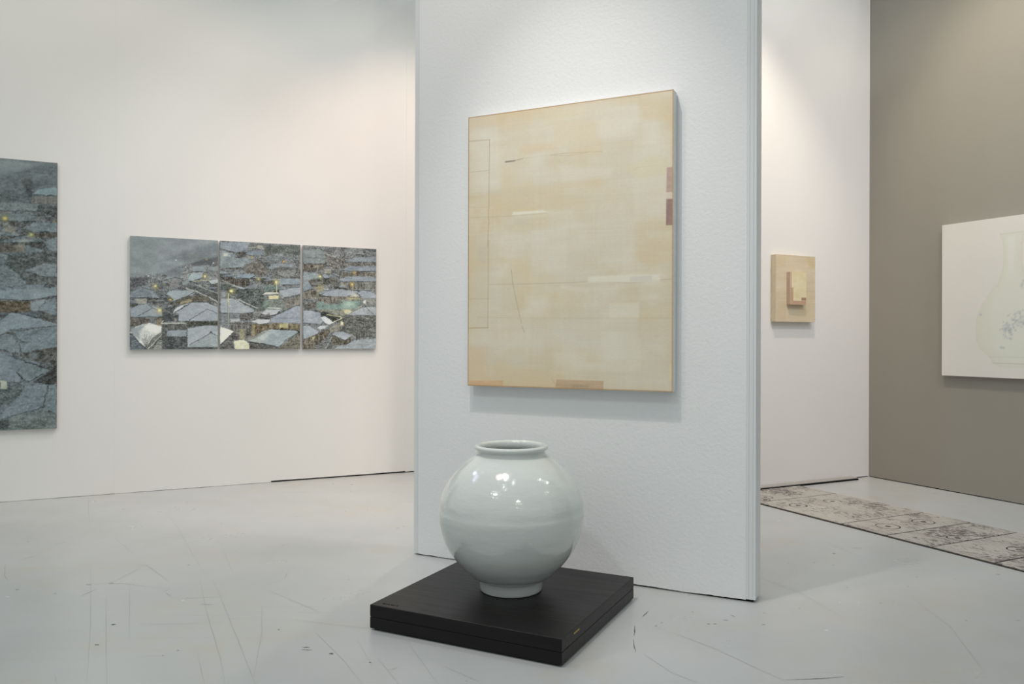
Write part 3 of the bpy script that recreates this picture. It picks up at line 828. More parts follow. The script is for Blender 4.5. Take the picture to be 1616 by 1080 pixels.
def tri_panel_3():
    P = Picture('B', DP, *tri[2], TZ0, TZ1, .0026)
    base_village(P)
    scatter_roofs(P, 30, .05, .5, .12, (128, 136, 140), 33)
    P.view(470, 385, 12.415)
    roof(P, [(110, 390), (110, 130), (400, 110), (560, 170), (530, 390)], (128, 138, 140), tex=8, eave=(0, 4))
    P.line([(110, 260), (520, 280)], (106, 116, 118), 2, .5)
    P.poly([(520, 170), (720, 260), (930, 260), (960, 480), (680, 520), (540, 400)], (108, 106, 102), .85, 30, .004)
    P.line([(560, 200), (740, 260)], (166, 168, 162), 1.5, .6)
    wallband(P, [(110, 400), (520, 400), (480, 520), (110, 520)], (106, 100, 90), 50)
    P.poly([(300, 420), (420, 410), (400, 480), (300, 480)], (152, 148, 130), .6, 14, .003)
    P.poly([(510, 500), (650, 490), (650, 585), (520, 580)], (156, 154, 138), .8, 10, .003)
    roof(P, [(930, 360), (1100, 270), (1540, 250), (1540, 360)], (126, 136, 144), eave=(0, 3))
    wallband(P, [(960, 370), (1540, 370), (1540, 430), (960, 430)], (106, 106, 100), 46)
    roof(P, [(860, 520), (1000, 440), (1540, 440), (1540, 540), (1000, 540)], (128, 140, 150), eave=(0, 4, 3))
    wallband(P, [(800, 560), (1540, 560), (1540, 640), (820, 650)], (110, 106, 96), 46)
    roof(P, [(800, 720), (960, 640), (1450, 640), (1540, 680), (1540, 740), (900, 745)], (136, 146, 156), eave=(0, 5, 4))
    wallband(P, [(850, 750), (1540, 750), (1540, 890), (1000, 900)], (112, 112, 106), 60)
    roof(P, [(110, 540), (390, 580), (430, 660), (240, 700), (110, 700)], (132, 144, 148))
    P.poly([(220, 720), (300, 680), (620, 680), (620, 800), (330, 850), (220, 820)], (92, 92, 86), .85, 28, .003)
    for k in range(4): P.line([(270, 745 + k * 18), (470 + k * 10, 755 + k * 16)], (176, 178, 168), .9, .6, jit=.4)
    roof(P, [(470, 610), (540, 590), (640, 670), (520, 680)], (142, 150, 160), eave=(0, 3, 2))
    P.poly([(340, 860), (400, 820), (520, 800), (500, 920), (390, 960)], (160, 152, 112), .7, 20, .008)
    roof(P, [(110, 730), (190, 740), (300, 870), (230, 900), (110, 950)], (130, 142, 150), eave=(3, 4))
    wallband(P, [(110, 960), (290, 900), (420, 960), (420, 1080), (110, 1080)], (124, 120, 108), 60)
    P.poly([(620, 660), (760, 650), (820, 830), (640, 850)], (110, 108, 104), .8, 36, .004)
    roof(P, [(440, 1010), (600, 930), (760, 890), (1180, 930), (1120, 1000), (950, 1040), (700, 1040)], (150, 158, 168), eave=(0, 6, 5, 4))
    roof(P, [(1160, 960), (1250, 920), (1400, 930), (1540, 1000), (1540, 1060), (1260, 1060)], (146, 156, 168), ridge=[(1130, 950), (1250, 1040)])
    P.poly([(960, 1050), (1130, 980), (1230, 1040)], (190, 188, 170), .8, 10, .003)
    P.poly([(505, 880), (600, 880), (600, 900), (505, 900)], (196, 200, 200), .8, 4, .002)
    P.view(470, 465, 12.0)
    wallband(P, [(380, 40), (1200, 40), (1180, 130), (820, 130), (760, 170), (480, 170), (380, 130)], (116, 112, 104), 60)
    P.poly([(930, 60), (1180, 60), (1180, 100), (940, 95)], (160, 158, 112), .75, 10, .003)
    P.poly([(360, 150), (480, 130), (520, 175), (840, 180), (850, 130), (1180, 120), (1180, 210), (1050, 270), (360, 280)], (116, 140, 134), .95, 12, .002)
    P.poly([(840, 130), (1110, 120), (1100, 250), (860, 260)], (168, 192, 172), .65, 10, .02)
    P.poly([(340, 280), (980, 280), (1000, 340), (880, 400), (820, 440), (560, 380), (420, 340)], (132, 134, 120), .85, 50, .003)
    P.poly([(840, 290), (1020, 275), (1000, 340), (890, 370)], (214, 208, 160), .7, 30, .006)
    P.poly([(1180, 80), (1480, 80), (1480, 200), (1230, 200)], (126, 128, 124), .85, 18, .003, streak=(5, 14, 26))
    P.poly([(1240, 110), (1285, 110), (1285, 170), (1240, 170)], (196, 200, 196), .9, 4, .002)
    P.poly([(100, 200), (330, 130), (370, 260), (130, 270)], (104, 100, 94), .85, 32, .003)
    roof(P, [(940, 390), (1200, 250), (1300, 240), (1480, 230), (1480, 400)], (154, 160, 166), eave=(0, 4))
    P.line([(940, 370), (1230, 200)], (200, 198, 170), 1.3, .8, jit=.3); P.line([(1290, 250), (1430, 380)], RIDGE, 1.0, .6)
    roof(P, [(105, 540), (105, 300), (300, 300), (420, 350), (440, 420), (480, 520), (440, 570)], (148, 156, 165), eave=(0, 6, 5))
    P.line([(110, 290), (300, 305), (410, 340)], RIDGE, 1.2, .7)
    P.poly([(420, 340), (500, 320), (820, 430), (660, 520), (600, 460), (470, 400)], (68, 72, 68), .9, 20, .003)
    roof(P, [(430, 430), (520, 410), (680, 530), (600, 570), (500, 530)], (196, 200, 202), tex=10)
    P.line([(550, 380), (810, 425), (830, 445), (680, 520)], (214, 208, 164), 1.5, .9, jit=.2)
    roof(P, [(360, 640), (430, 590), (570, 590), (500, 640), (420, 660)], (182, 188, 192), tex=8)
    roof(P, [(105, 830), (105, 590), (200, 590), (400, 700), (380, 740), (190, 840)], (148, 158, 168), eave=(5, 4, 3))
    wallband(P, [(100, 860), (380, 740), (560, 650), (620, 700), (520, 860), (340, 1040), (100, 1040)], (104, 98, 84), 60)
    P.poly([(265, 800), (320, 785), (310, 850), (265, 870)], (190, 184, 136), .85, 6, .002)
    P.poly([(600, 640), (820, 500), (880, 560), (790, 660), (700, 720), (600, 700)], (134, 132, 120), .85, 36, .003)
    P.poly([(810, 520), (895, 515), (880, 570), (820, 580)], (232, 226, 178), .9, 6, .005)
    P.poly([(840, 400), (1480, 400), (1480, 800), (1100, 820), (980, 740), (830, 690), (860, 560)], (104, 106, 102), .9, 34, .004)
    P.line([(860, 605), (1080, 610), (1480, 580)], (150, 150, 142), .8, .6, jit=.5)
    roof(P, [(1230, 430), (1300, 440), (1390, 470), (1330, 480)], (156, 164, 164), tex=6)
    roof(P, [(640, 760), (700, 720), (840, 700), (1000, 770), (940, 850), (890, 870)], (158, 166, 174), eave=(0, 5, 4))
    wallband(P, [(640, 780), (880, 880), (1000, 790), (1000, 930), (640, 960)], (100, 96, 84), 60)
    P.poly([(520, 1040), (650, 800), (560, 780), (340, 960), (320, 1040)], (96, 98, 98), .9, 12, .002)
    for k in range(9): P.line([(540 - k * 26, 800 + k * 25), (640 - k * 14, 835 + k * 24)], (146, 150, 150), 1.1, .75)
    P.line([(520, 1030), (650, 800)], (178, 180, 176), 1.0, .8)
    roof(P, [(940, 940), (1080, 860), (1480, 830), (1480, 1030), (700, 1030), (760, 990)], (150, 158, 164), tex=20)
    P.line([(1110, 760), (1110, 860)], (72, 70, 66), 1.6, .9); P.line([(1000, 750), (1100, 830)], (160, 162, 156), 1.5, .7)
    finish_village(P, 330, 11)
    P.view(470, 385, 12.415)
    lampglow(P, 435, 640, .0070, (232, 228, 176), (176, 168, 110)); lampglow(P, 1062, 795, .0072, (248, 234, 150), (190, 150, 70))
    P.glow(1110, 562, .012, (190, 160, 84), .75); P.glow(885, 785, .010, (170, 160, 112), .6)
    P.glow(640, 410, .0038, (228, 230, 224), .9); P.glow(777, 330, .0038, (210, 212, 208), .9)
    P.line([(1076, 820), (1072, 1080)], (206, 200, 150), 1.0, .85)
    return P

tri_names = [('left canvas of the snowy hillside village triptych, with open grey sky', tri_panel_1),
             ('middle canvas of the snowy village triptych, with two bright street lamps', tri_panel_2),
             ('right canvas of the snowy village triptych, with a green fence under a lamp', tri_panel_3)]
for (s0, s1), (lab, fn) in zip(tri, tri_names):
    root = hang('village_painting', 'B', s0, s1, TZ0, TZ1, DP, M_CAN_SLATE)
    tag(root, lab, 'painting', 'snowy village triptych')
    fn().build('painted_face', root, M_SNOW, SN_GAIN, -DP)

# ---- tall snowy village canvas cut by the left side of the frame
LS0, LS1, LZ0, LZ1 = -1.25, -.335, .441, 2.0965
def left_village():
    P = Picture('B', DP, LS0, LS1, LZ0, LZ1, .0038)
    base_village(P)
    P.img *= .84
    scatter_roofs(P, 46, .16, .42, .20, (108, 118, 122), 41, -.05, .82)
    scatter_roofs(P, 60, .42, .99, .36, (114, 124, 130), 42, -.05, .82)
    for dvi in (0,):
        P.poly([(0, 0), (P.w, 0), (P.w, .14), (P.w * .8, .13), (P.w * .6, .20), (0, .26)], (122, 131, 132), 1, 3, .02, raw=True)
        P.poly([(P.w * .75, .17), (P.w * .9, .11), (P.w, .10), (P.w, .29), (P.w * .8, .30), (P.w * .5, .36), (P.w * .3, .30)], (94, 101, 104), .8, 22, .012, raw=True)
    P.view(0, 240, 4.91)
    P.poly([(-60, 190), (60, 170), (200, 130), (330, 90), (445, 90), (445, 270), (330, 270), (250, 380), (180, 390), (-60, 330)], (100, 108, 110), .85, 22, .012)
    P.poly([(170, 220), (250, 200), (260, 350), (220, 370)], (72, 78, 78), .7, 26, .008)
    P.poly([(-60, 300), (120, 300), (150, 380), (-60, 380)], (84, 92, 92), .7, 24, .01)
    roof(P, [(265, 330), (300, 290), (440, 270), (442, 340)], (120, 138, 142), eave=(0, 3))
    wallband(P, [(250, 345), (442, 345), (442, 410), (250, 400)], (110, 108, 104), 24)
    P.poly([(290, 430), (440, 410), (442, 480), (250, 470)], (78, 84, 82), .8, 20, .006)
    roof(P, [(-60, 440), (-60, 390), (150, 390), (300, 405), (280, 460), (0, 455)], (112, 122, 122), eave=(0, 5, 4))
    roof(P, [(-60, 530), (-60, 470), (180, 465), (280, 500), (250, 540)], (108, 118, 121), eave=(0, 4))
    P.poly([(30, 560), (120, 580), (120, 640), (20, 620)], (138, 132, 116), .7, 16, .006)
    roof(P, [(200, 600), (250, 550), (440, 545), (442, 625), (260, 620)], (114, 126, 129), eave=(0, 4, 3))
    wallband(P, [(250, 628), (442, 632), (442, 665), (250, 660)], (92, 88, 80), 40)
    P.poly([(110, 690), (190, 670), (260, 690), (180, 705)], (150, 155, 152), .8, 8, .008)
    roof(P, [(340, 700), (420, 660), (442, 660), (442, 770), (380, 760)], (118, 128, 132))
    P.poly([(-60, 720), (200, 720), (200, 780), (-60, 780)], (96, 88, 78), .8, 30, .006)
    P.poly([(100, 720), (190, 715), (200, 770), (150, 775)], (156, 152, 138), .55, 12, .006)
    P.poly([(60, 800), (330, 770), (440, 780), (440, 860), (200, 900), (180, 960), (40, 900)], (84, 90, 88), .85, 30, .008)
    roof(P, [(190, 920), (330, 870), (440, 870), (440, 970), (330, 965)], (118, 127, 130), eave=(0, 4, 3))
    roof(P, [(-60, 900), (60, 880), (180, 990), (60, 1040), (-60, 1040)], (112, 122, 124))
    wallband(P, [(200, 950), (440, 985), (440, 1020), (200, 1030)], (100, 104, 102), 26)
    P.view(0, 450, 4.5)
    roof(P, [(-60, 100), (0, 70), (90, 30), (400, 20), (400, 80), (200, 110), (80, 105)], (126, 138, 143), eave=(0, 6, 5, 4))
    P.poly([(-60, 110), (215, 115), (225, 190), (100, 200), (-60, 190)], (104, 92, 74), .9, 34, .006)
    roof(P, [(265, 180), (330, 110), (402, 90), (402, 215)], (120, 131, 137), ridge=[(270, 185), (350, 185)])
    roof(P, [(210, 120), (330, 100), (260, 185), (220, 180)], (128, 138, 142))
    P.poly([(270, 190), (402, 215), (402, 270), (280, 235)], (92, 92, 88), .85, 24, .004)
    roof(P, [(-60, 370), (-60, 280), (80, 190), (300, 250), (402, 275), (402, 290), (90, 325)], (128, 140, 146), ridge=[(0, 360), (75, 318), (402, 290)])
    P.line([(-60, 300), (80, 185), (300, 240)], RIDGE, 1.4, .7)
    roof(P, [(80, 330), (402, 292), (402, 440), (160, 480), (130, 400)], (116, 128, 133), ridge=[(80, 325), (130, 385), (185, 415)])
    roof(P, [(-60, 440), (-60, 360), (110, 385), (140, 460), (130, 490)], (118, 130, 134), eave=(0, 4))
    P.poly([(-60, 450), (160, 500), (200, 470), (402, 440), (402, 560), (240, 545), (170, 510)], (86, 86, 82), .9, 30, .003, streak=(3, 14, 26))
    P.poly([(210, 475), (270, 475), (270, 530), (215, 530)], (110, 122, 126), .7, 10, .004)
    roof(P, [(-60, 620), (-60, 490), (60, 500), (180, 540), (110, 620), (140, 660), (20, 640)], (120, 131, 138), eave=(2, 3))
    roof(P, [(130, 600), (220, 560), (350, 600), (320, 640), (190, 690)], (116, 128, 131))
    P.line([(110, 610), (160, 665)], RIDGE, 2, .8); P.line([(180, 545), (350, 600)], RIDGE, 1.6, .8); P.line([(190, 690), (350, 615)], RIDGE, 1.6, .8)
    P.poly([(230, 690), (350, 620), (402, 560), (402, 710), (300, 700)], (66, 68, 66), .9, 24, .003)
    P.poly([(-60, 680), (150, 690), (140, 800), (60, 850), (-60, 850)], (94, 102, 102), .9, 16, .005)
    P.poly([(0, 680), (48, 685), (46, 740), (0, 738)], (176, 176, 158), .85, 8, .003)
    roof(P, [(-60, 990), (100, 830), (180, 720), (345, 705), (330, 820), (290, 880)], (116, 128, 134), ridge=[(345, 710), (305, 870), (0, 955)], wl=1.5)
    roof(P, [(350, 710), (402, 705), (402, 920), (320, 870)], (110, 122, 127))
    P.poly([(-60, 970), (300, 885), (402, 920), (402, 1060), (-60, 1060)], (106, 116, 114), .9, 12, .003)
    P.poly([(0, 960), (60, 950), (60, 1030), (0, 1030)], (74, 80, 80), .8, 20, .004)
    P.line([(295, 955), (310, 965), (325, 952)], (146, 158, 156), .8, .7)
    finish_village(P, 420, 7, .08)
    P.view(0, 240, 4.91)
    lampglow(P, 38, 515, .011, (214, 196, 110), (134, 126, 84)); lampglow(P, 243, 641, .009, (196, 196, 130), (130, 130, 96))
    P.glow(420, 540, .008, (166, 150, 110), .7)
    return P
root = hang('village_painting', 'B', LS0, LS1, LZ0, LZ1, DP, M_CAN_SLATE)
tag(root, 'tall dark snowy village canvas at the far left, cut off by the picture edge', 'painting')
left_village().build('painted_face', root, M_SNOW, (1.22, 1.27, 1.27), -DP)

# ---- large cream canvas on the partition
DC = .048
def cream():
    s0 = pixel_to_wall('A', DC, 739, 400)[0]; s1 = pixel_to_wall('A', DC, 1062.6, 400)[0]
    z1 = (pixel_to_wall('A', DC, 739, 186)[1] + pixel_to_wall('A', DC, 1063, 141)[1]) / 2
    z0 = (pixel_to_wall('A', DC, 739, 609)[1] + pixel_to_wall('A', DC, 1062, 619)[1]) / 2
    P = Picture('A', DC, s0, s1, z0, z1, .0028)
    h, w = P.ny, P.nx
    P.img[:] = np.array((202, 192, 168.0))
    blot = fbm(h, w, 70, 110, 4)
    P.img += blot[..., None] * np.array((7, 10, 17.0))
    yel = np.clip(fbm(h, w, 48, 60, 3) * 1.6, 0, 1)[..., None]
    P.img = P.img * (1 - yel * .55) + np.array((204, 184, 146.0)) * yel * .55
    # overlapping translucent squares of paper
    rs = np.random.default_rng(3)
    nc, nr = 6, 7
    for i in range(nr):
        for j in range(nc):
            du, dv = P.w / nc, P.h / nr
            u, v = j * du + (rs.random() - .5) * .02, i * dv + (rs.random() - .5) * .02
            c_ = [(211, 203, 182), (206, 190, 156), (199, 187, 160), (212, 206, 188), (204, 184, 148)][rs.integers(5)]
            P.poly([(u, v), (u + du * 1.05, v), (u + du * 1.05, v + dv), (u, v + dv)], c_, .10 + .22 * rs.random(), 2, .004, raw=True)
    for _ in range(44):
        u, v = rs.random() * P.w, rs.random() * P.h
        L_, hgt = .05 + .22 * rs.random(), .008 + .03 * rs.random()
        c_ = [(214, 209, 192), (208, 186, 146), (196, 184, 156)][rs.integers(3)]
        P.poly([(u, v), (u + L_, v - .004), (u + L_ * .96, v + hgt), (u + .01, v + hgt * .8)], c_, .12 + .22 * rs.random(), 3, .012, raw=True)
    cl = np.clip(fbm(h, w, 40, 60, 5) * 1.8 - .25, 0, 1)[..., None] * .5
    P.img = P.img * (1 - cl) + np.array((214, 208, 192.0)) * cl
    P.img += ((vnoise(h, w, 1.2, 40) - .5) * 4)[..., None] + ((vnoise(h, w, 60, 1.2) - .5) * 2)[..., None]
    P.view(720, 130, 4.154)
    for pts, c_, a_ in [([(640, 260), (940, 250), (940, 400), (800, 420), (640, 430)], (206, 188, 150), .35),
                        ([(620, 190), (840, 170), (840, 240), (620, 250)], (208, 197, 165), .4),
                        ([(430, 430), (640, 390), (640, 440), (430, 470)], (206, 184, 146), .5),
                        ([(1100, 560), (1300, 470), (1400, 500), (1400, 600), (1200, 640)], (205, 194, 158), .5),
                        ([(1200, 80), (1420, 50), (1420, 80), (1220, 100)], (212, 205, 182), .6),
                        ([(1190, 130), (1420, 100), (1420, 260), (1220, 250)], (203, 183, 144), .45),
                        ([(670, 550), (1030, 560), (1020, 620), (700, 660)], (212, 206, 190), .4),
                        ([(920, 250), (1180, 230), (1150, 330), (930, 360)], (213, 206, 186), .4),
                        ([(90, 250), (330, 230), (300, 280), (100, 320)], (205, 184, 148), .35),
                        ([(300, 560), (380, 560), (380, 720), (300, 720)], (205, 188, 150), .3)]:
        P.poly(pts, c_, a_, 2, .012)
    P.line([(220, 380), (215, 900), (208, 1080)], (158, 128, 84), .6, .62); P.line([(85, 388), (225, 377)], (158, 136, 100), .75, .6)
    P.line([(85, 592), (215, 578)], (168, 150, 118), .6, .5); P.line([(85, 820), (212, 820)], (176, 160, 128), .6, .4)
    P.line([(325, 523), (385, 515)], (128, 118, 104), 1.6, .85); P.line([(385, 515), (440, 500)], (150, 140, 122), .9, .7); P.line([(440, 500), (620, 478)], (188, 172, 140), .5, .4)
    P.line([(620, 478), (700, 467), (820, 460), (960, 455)], (164, 146, 112), .5, .5)
    P.line([(620, 480), (740, 482), (860, 460)], (168, 152, 124), .5, .5)
    P.poly([(375, 850), (570, 838), (610, 855), (370, 872)], (220, 214, 190), .8, 3, .003)
    P.poly([(390, 828), (520, 822), (520, 842), (390, 848)], (204, 186, 142), .6, 3, .004)
    P.line([(90, 888), (340, 878), (600, 858)], (166, 148, 114), .5, .5)
    P.line([(1120, 600), (1190, 560), (1310, 545)], (196, 186, 150), 1.2, .4)
    P.poly([(1382, 560), (1420, 557), (1420, 720), (1378, 722)], (170, 146, 136), .95, 10, .0012, streak=(1.5, 30, 10))
    P.poly([(1378, 722), (1412, 722), (1412, 765), (1378, 765)], (206, 192, 176), .8, 3, .001)
    P.poly([(1378, 766), (1420, 764), (1420, 938), (1376, 938)], (138, 112, 108), .95, 10, .0012, streak=(1.5, 30, 12))
    P.view(720, 380, 3.6)
    P.line([(185, 0), (183, 300), (181, 497)], (166, 142, 104), .8, .6); P.line([(75, 497), (183, 495)], (158, 134, 98), .9, .7)
    P.line([(75, 333), (183, 330)], (172, 152, 120), .6, .55)
    P.poly([(75, 10), (180, 10), (180, 490), (75, 490)], (198, 182, 150), .25, 3, .002)
    P.poly([(125, 30), (180, 30), (180, 130), (125, 130)], (190, 182, 166), .35, 3, .003)
    P.line([(190, 250), (400, 246), (640, 238), (760, 232)], (168, 148, 116), .55, .6); P.line([(760, 232), (1000, 240), (1230, 217)], (172, 158, 132), .7, .6)
    P.poly([(750, 205), (990, 193), (1160, 190), (1160, 232), (990, 236), (748, 238)], (216, 210, 190), .75, 3, .003)
    P.poly([(985, 206), (1110, 198), (1112, 228), (990, 232)], (194, 188, 172), .6, 3, .003)
    P.line([(315, 165), (322, 240), (345, 350), (372, 470)], (140, 132, 116), .6, .6, jit=.3); P.line([(375, 485), (388, 520)], (146, 136, 120), .6, .6)
    P.line([(120, 437), (620, 440), (1220, 440)], (188, 168, 130), .7, .5)
    P.poly([(600, 255), (760, 275), (740, 300), (600, 270)], (212, 200, 178), .6, 3, .006)
    P.poly([(400, 330), (520, 320), (520, 420), (380, 430)], (214, 208, 190), .45, 3, .02)
    P.poly([(870, 360), (1040, 350), (1040, 440), (870, 440)], (214, 207, 188), .5, 3, .004)
    P.poly([(560, 640), (680, 620), (700, 720), (570, 710)], (216, 208, 190), .45, 3, .02)
    P.poly([(860, 560), (1050, 560), (1050, 740), (860, 740)], (210, 201, 178), .4, 3, .004)
    P.poly([(70, 600), (180, 600), (180, 790), (70, 790)], (208, 178, 138), .45, 4, .02)
    P.poly([(70, 700), (400, 720), (560, 760), (700, 840), (70, 830)], (208, 186, 148), .35, 4, .02)
    P.poly([(75, 795), (268, 795), (266, 828), (75, 828)], (202, 166, 126), .9, 6, .0012, streak=(30, 1.6, 12))
    P.poly([(570, 790), (838, 798), (836, 846), (566, 838)], (180, 152, 122), .85, 6, .0014, streak=(30, 1.6, 16))
    P.poly([(650, 815), (760, 820), (756, 842), (652, 836)], (160, 140, 118), .6, 8, .004, streak=(1.5, 20, 18))
    P.line([(545, 785), (560, 810), (572, 840)], (178, 156, 118), .7, .6)
    P.poly([(1210, 700), (1228, 700), (1228, 800), (1210, 800)], (222, 204, 160), .5, 3, .002)
    # worn brown edge all round
    e = .0036; bw = (138, 100, 62)
    for q in ([(0, 0), (P.w, 0), (P.w, e), (0, e)], [(0, P.h - e), (P.w, P.h - e), (P.w, P.h), (0, P.h)],
              [(0, 0), (e, 0), (e, P.h), (0, P.h)], [(P.w - e, 0), (P.w, 0), (P.w, P.h), (P.w - e, P.h)]):
        P.poly(q, bw, .85, 14, .001, raw=True)
    k = np.minimum.reduce([P.U, P.w - P.U, P.V, P.h - P.V])
    m = (np.exp(-k / .02) * .27)[..., None]
    P.img = P.img * (1 - m) + np.array((200, 168, 118.0)) * m
    return P
Pc = cream()
root = hang('abstract_painting', 'A', Pc.s0, Pc.s1, Pc.z0, Pc.z1, DC, M_CAN_WHITE)
tag(root, 'large cream and tan abstract canvas on the middle partition above the jar', 'painting')
M_CREAM = attr_mat('cream_paper_paint', .6, .3, (60, 500), .10)
Pc.build('painted_face', root, M_CREAM, (1.24, 1.26, 1.33), -DC)

# ---- small relief of two cream blocks on the right wall
DS = .045
def small():
    s0 = pixel_to_wall('R', DS, 1223.8, 450)[0]; s1 = pixel_to_wall('R', DS, 1286, 450)[0]
    z0, z1 = pixel_to_wall('R', DS, 1255, 508.2)[1], pixel_to_wall('R', DS, 1255, 403.4)[1]
    P = Picture('R', DS, s0, s1, z0, z1, .0035)
    h, w = P.ny, P.nx
    P.img[:] = np.array((214, 198, 164.0)); P.img += fbm(h, w, 20, 40, 4)[..., None] * np.array((8, 11, 18.0))
    P.view(1180, 380, 7.2)
    P.poly([(320, 155), (430, 160), (430, 300), (320, 300)], (208, 188, 148), .5, 3, .004)
    P.poly([(670, 190), (760, 195), (760, 320), (690, 300)], (204, 182, 134), .6, 3, .01)
    P.poly([(660, 380), (750, 370), (750, 580), (660, 580)], (206, 194, 160), .5, 3, .003)
    P.poly([(320, 700), (430, 700), (430, 910), (320, 905)], (206, 182, 144), .5, 3, .004)
    P.line([(320, 688), (640, 690)], (196, 174, 136), .8, .6); P.line([(660, 580), (750, 582)], (186, 168, 132), .8, .7)
    P.img += ((vnoise(h, w, 1.2, 20) - .5) * 7)[..., None]
    return P
Ps = small()
root = hang('relief_painting', 'R', Ps.s0, Ps.s1, Ps.z0, Ps.z1, DS, M_CAN_TAN)
tag(root, 'small cream block relief with a smaller block on its face, on the right white wall', 'painting')
M_SMALL = attr_mat('small_relief_paint', .6, .3, (60, 400), .10)
Ps.build('painted_face', root, M_SMALL, (1.05, 1.06, 1.15), -DS)
DI = .032
i0 = pixel_to_wall('R', DS + DI, 1246.5, 450)[0]; i1 = pixel_to_wall('R', DS + DI, 1272, 450)[0]
iz0, iz1 = pixel_to_wall('R', DS + DI, 1258, 481)[1], pixel_to_wall('R', DS + DI, 1258, 429.5)[1]
Pi = Picture('R', DS + DI, i0, i1, iz0, iz1, .0035)
Pi.img[:] = np.array((222, 210, 172.0)); Pi.img += fbm(Pi.ny, Pi.nx, 12, 20, 4)[..., None] * np.array((8, 10, 18.0))
wI, hI = Pi.w, Pi.h
Pi.poly([(0, 0), (.10 * wI, 0), (.10 * wI, hI), (0, hI)], (198, 170, 146), .9, 4, .001, raw=True)
Pi.poly([(0, .48 * hI), (.20 * wI, .48 * hI), (.20 * wI, hI), (0, hI)], (190, 158, 126), .95, 4, .001, raw=True)
Pi.poly([(.18 * wI, .88 * hI), (wI, .88 * hI), (wI, hI), (.18 * wI, hI)], (190, 152, 128), .95, 4, .001, raw=True)
Pi.poly([(.70 * wI, .78 * hI), (wI, .78 * hI), (wI, .87 * hI), (.70 * wI, .87 * hI)], (158, 126, 106), .95, 4, .001, raw=True)
off = (i0 + i1) / 2 - (Ps.s0 + Ps.s1) / 2
bm = bmesh.new(); box(bm, -wI / 2, wI / 2, -DS - DI + .0008, -DS + .002, 0, hI, bev=.0012)
M_CAN_ROSE = plain('rosy_canvas_edge', (.52, .40, .32), .75, 0, .3)
blk = bm_obj('small_block', bm, M_CAN_ROSE, root); blk.location = (off, 0, iz0 - Ps.z0); tag(blk, 'small block with rosy brown L-shaped border')
Pi.build('painted_face', blk, M_SMALL, 1.08, -DS - DI)

# ---- pale canvas with a bottle vase on the grey wall
DV = .04
def vase_pic():
    s0 = pixel_to_wall('G', DV, 1487, 470)[0]; z1 = (pixel_to_wall('G', DV, 1487, 356)[1] + pixel_to_wall('G', DV, 1616, 338)[1]) / 2
    z0 = (pixel_to_wall('G', DV, 1487, 593)[1] + pixel_to_wall('G', DV, 1616, 598)[1]) / 2
    ax = pixel_to_wall('G', DV, 1598.5, 470)[0]
    s1 = ax + (ax - s0) * 1.02
    P = Picture('G', DV, s0, s1, z0, z1, .0042)
    h, w = P.ny, P.nx
    P.img[:] = np.array((218, 213, 208.0)); P.img += fbm(h, w, 70, 70, 3)[..., None] * 2.0
    cu = ax - s0
    hw = [(380, 178), (386, 190)]
    P.view(1470, 320, 3.6)
    left = [(392, 180), (402, 196), (412, 240), (414, 330), (404, 400), (380, 460), (330, 520), (290, 580), (262, 650), (252, 720), (258, 780), (280, 830), (330, 876), (352, 912), (392, 930), (455, 934)]
    L_ = [P.P(x, y) for x, y in left]
    L_[0] = (L_[0][0], L_[0][1])
    R_ = [(2 * cu - u, v) for u, v in L_[::-1]]
    # keep it level: the left side traced from image pixels alone gives heights
    shape = L_ + R_
    P.poly(shape, (212, 209, 196), .85, 1.5, .006, raw=True)
    def inner(k, c_, a_, sf):
        q = [(cu + (u - cu) * k, v) for u, v in shape]
        P.poly(q, c_, a_, 1.0, sf, raw=True)
    inner(.86, (213, 213, 203), .6, .02); inner(.6, (216, 216, 209), .5, .03)
    P.line([(u, v) for u, v in L_], (205, 200, 188), 2.2, .3, raw=True); P.line(R_, (205, 200, 188), 2.2, .3, raw=True)
    zb = L_[13][1]; P.line([(L_[13][0], zb), (2 * cu - L_[13][0], zb)], (186, 182, 172), 1.6, .6, raw=True)
    P.line([(L_[12][0], L_[12][1]), (2 * cu - L_[12][0], L_[12][1])], (196, 192, 182), 1.2, .5, raw=True)
    P.line([(L_[0][0], L_[0][1]), (2 * cu - L_[0][0], L_[0][1])], (198, 194, 184), 1.4, .6, raw=True)
    P.poly([(cu - .04, L_[1][1]), (cu + .01, L_[1][1]), (cu + .005, L_[4][1]), (cu - .03, L_[4][1])], (222, 221, 214), .5, 1, .012, raw=True)
    rs = np.random.default_rng(9)
    for cxp, cyp, n_, sd in ((480, 660, 34, 26), (430, 710, 34, 18), (520, 680, 30, 18), (436, 760, 10, 14), (520, 470, 10, 10), (400, 820, 4, 8), (280, 640, 3, 3)):
        for _ in range(n_):
            x, y = cxp + rs.normal() * sd, cyp + rs.normal() * sd
            P.glow(x, y, .0045 + .003 * rs.random(), (158, 163, 174), .18 + .4 * rs.random())
    P.line([(412, 720), (430, 775), (436, 770)], (158, 164, 178), .7, .5); P.line([(400, 700), (460, 690), (515, 660)], (166, 172, 184), .7, .4)
    return P
Pv = vase_pic()
root = hang('vase_painting', 'G', Pv.s0, Pv.s1, Pv.z0, Pv.z1, DV, M_CAN_WHITE)
tag(root, 'pale canvas of a white long-necked bottle vase on the grey wall at right', 'painting')
M_VASE = attr_mat('vase_paint', .5, .3, (300, 300), .05)
Pv.build('painted_face', root, M_VASE, (1.04, 1.05, 1.06), -DV)

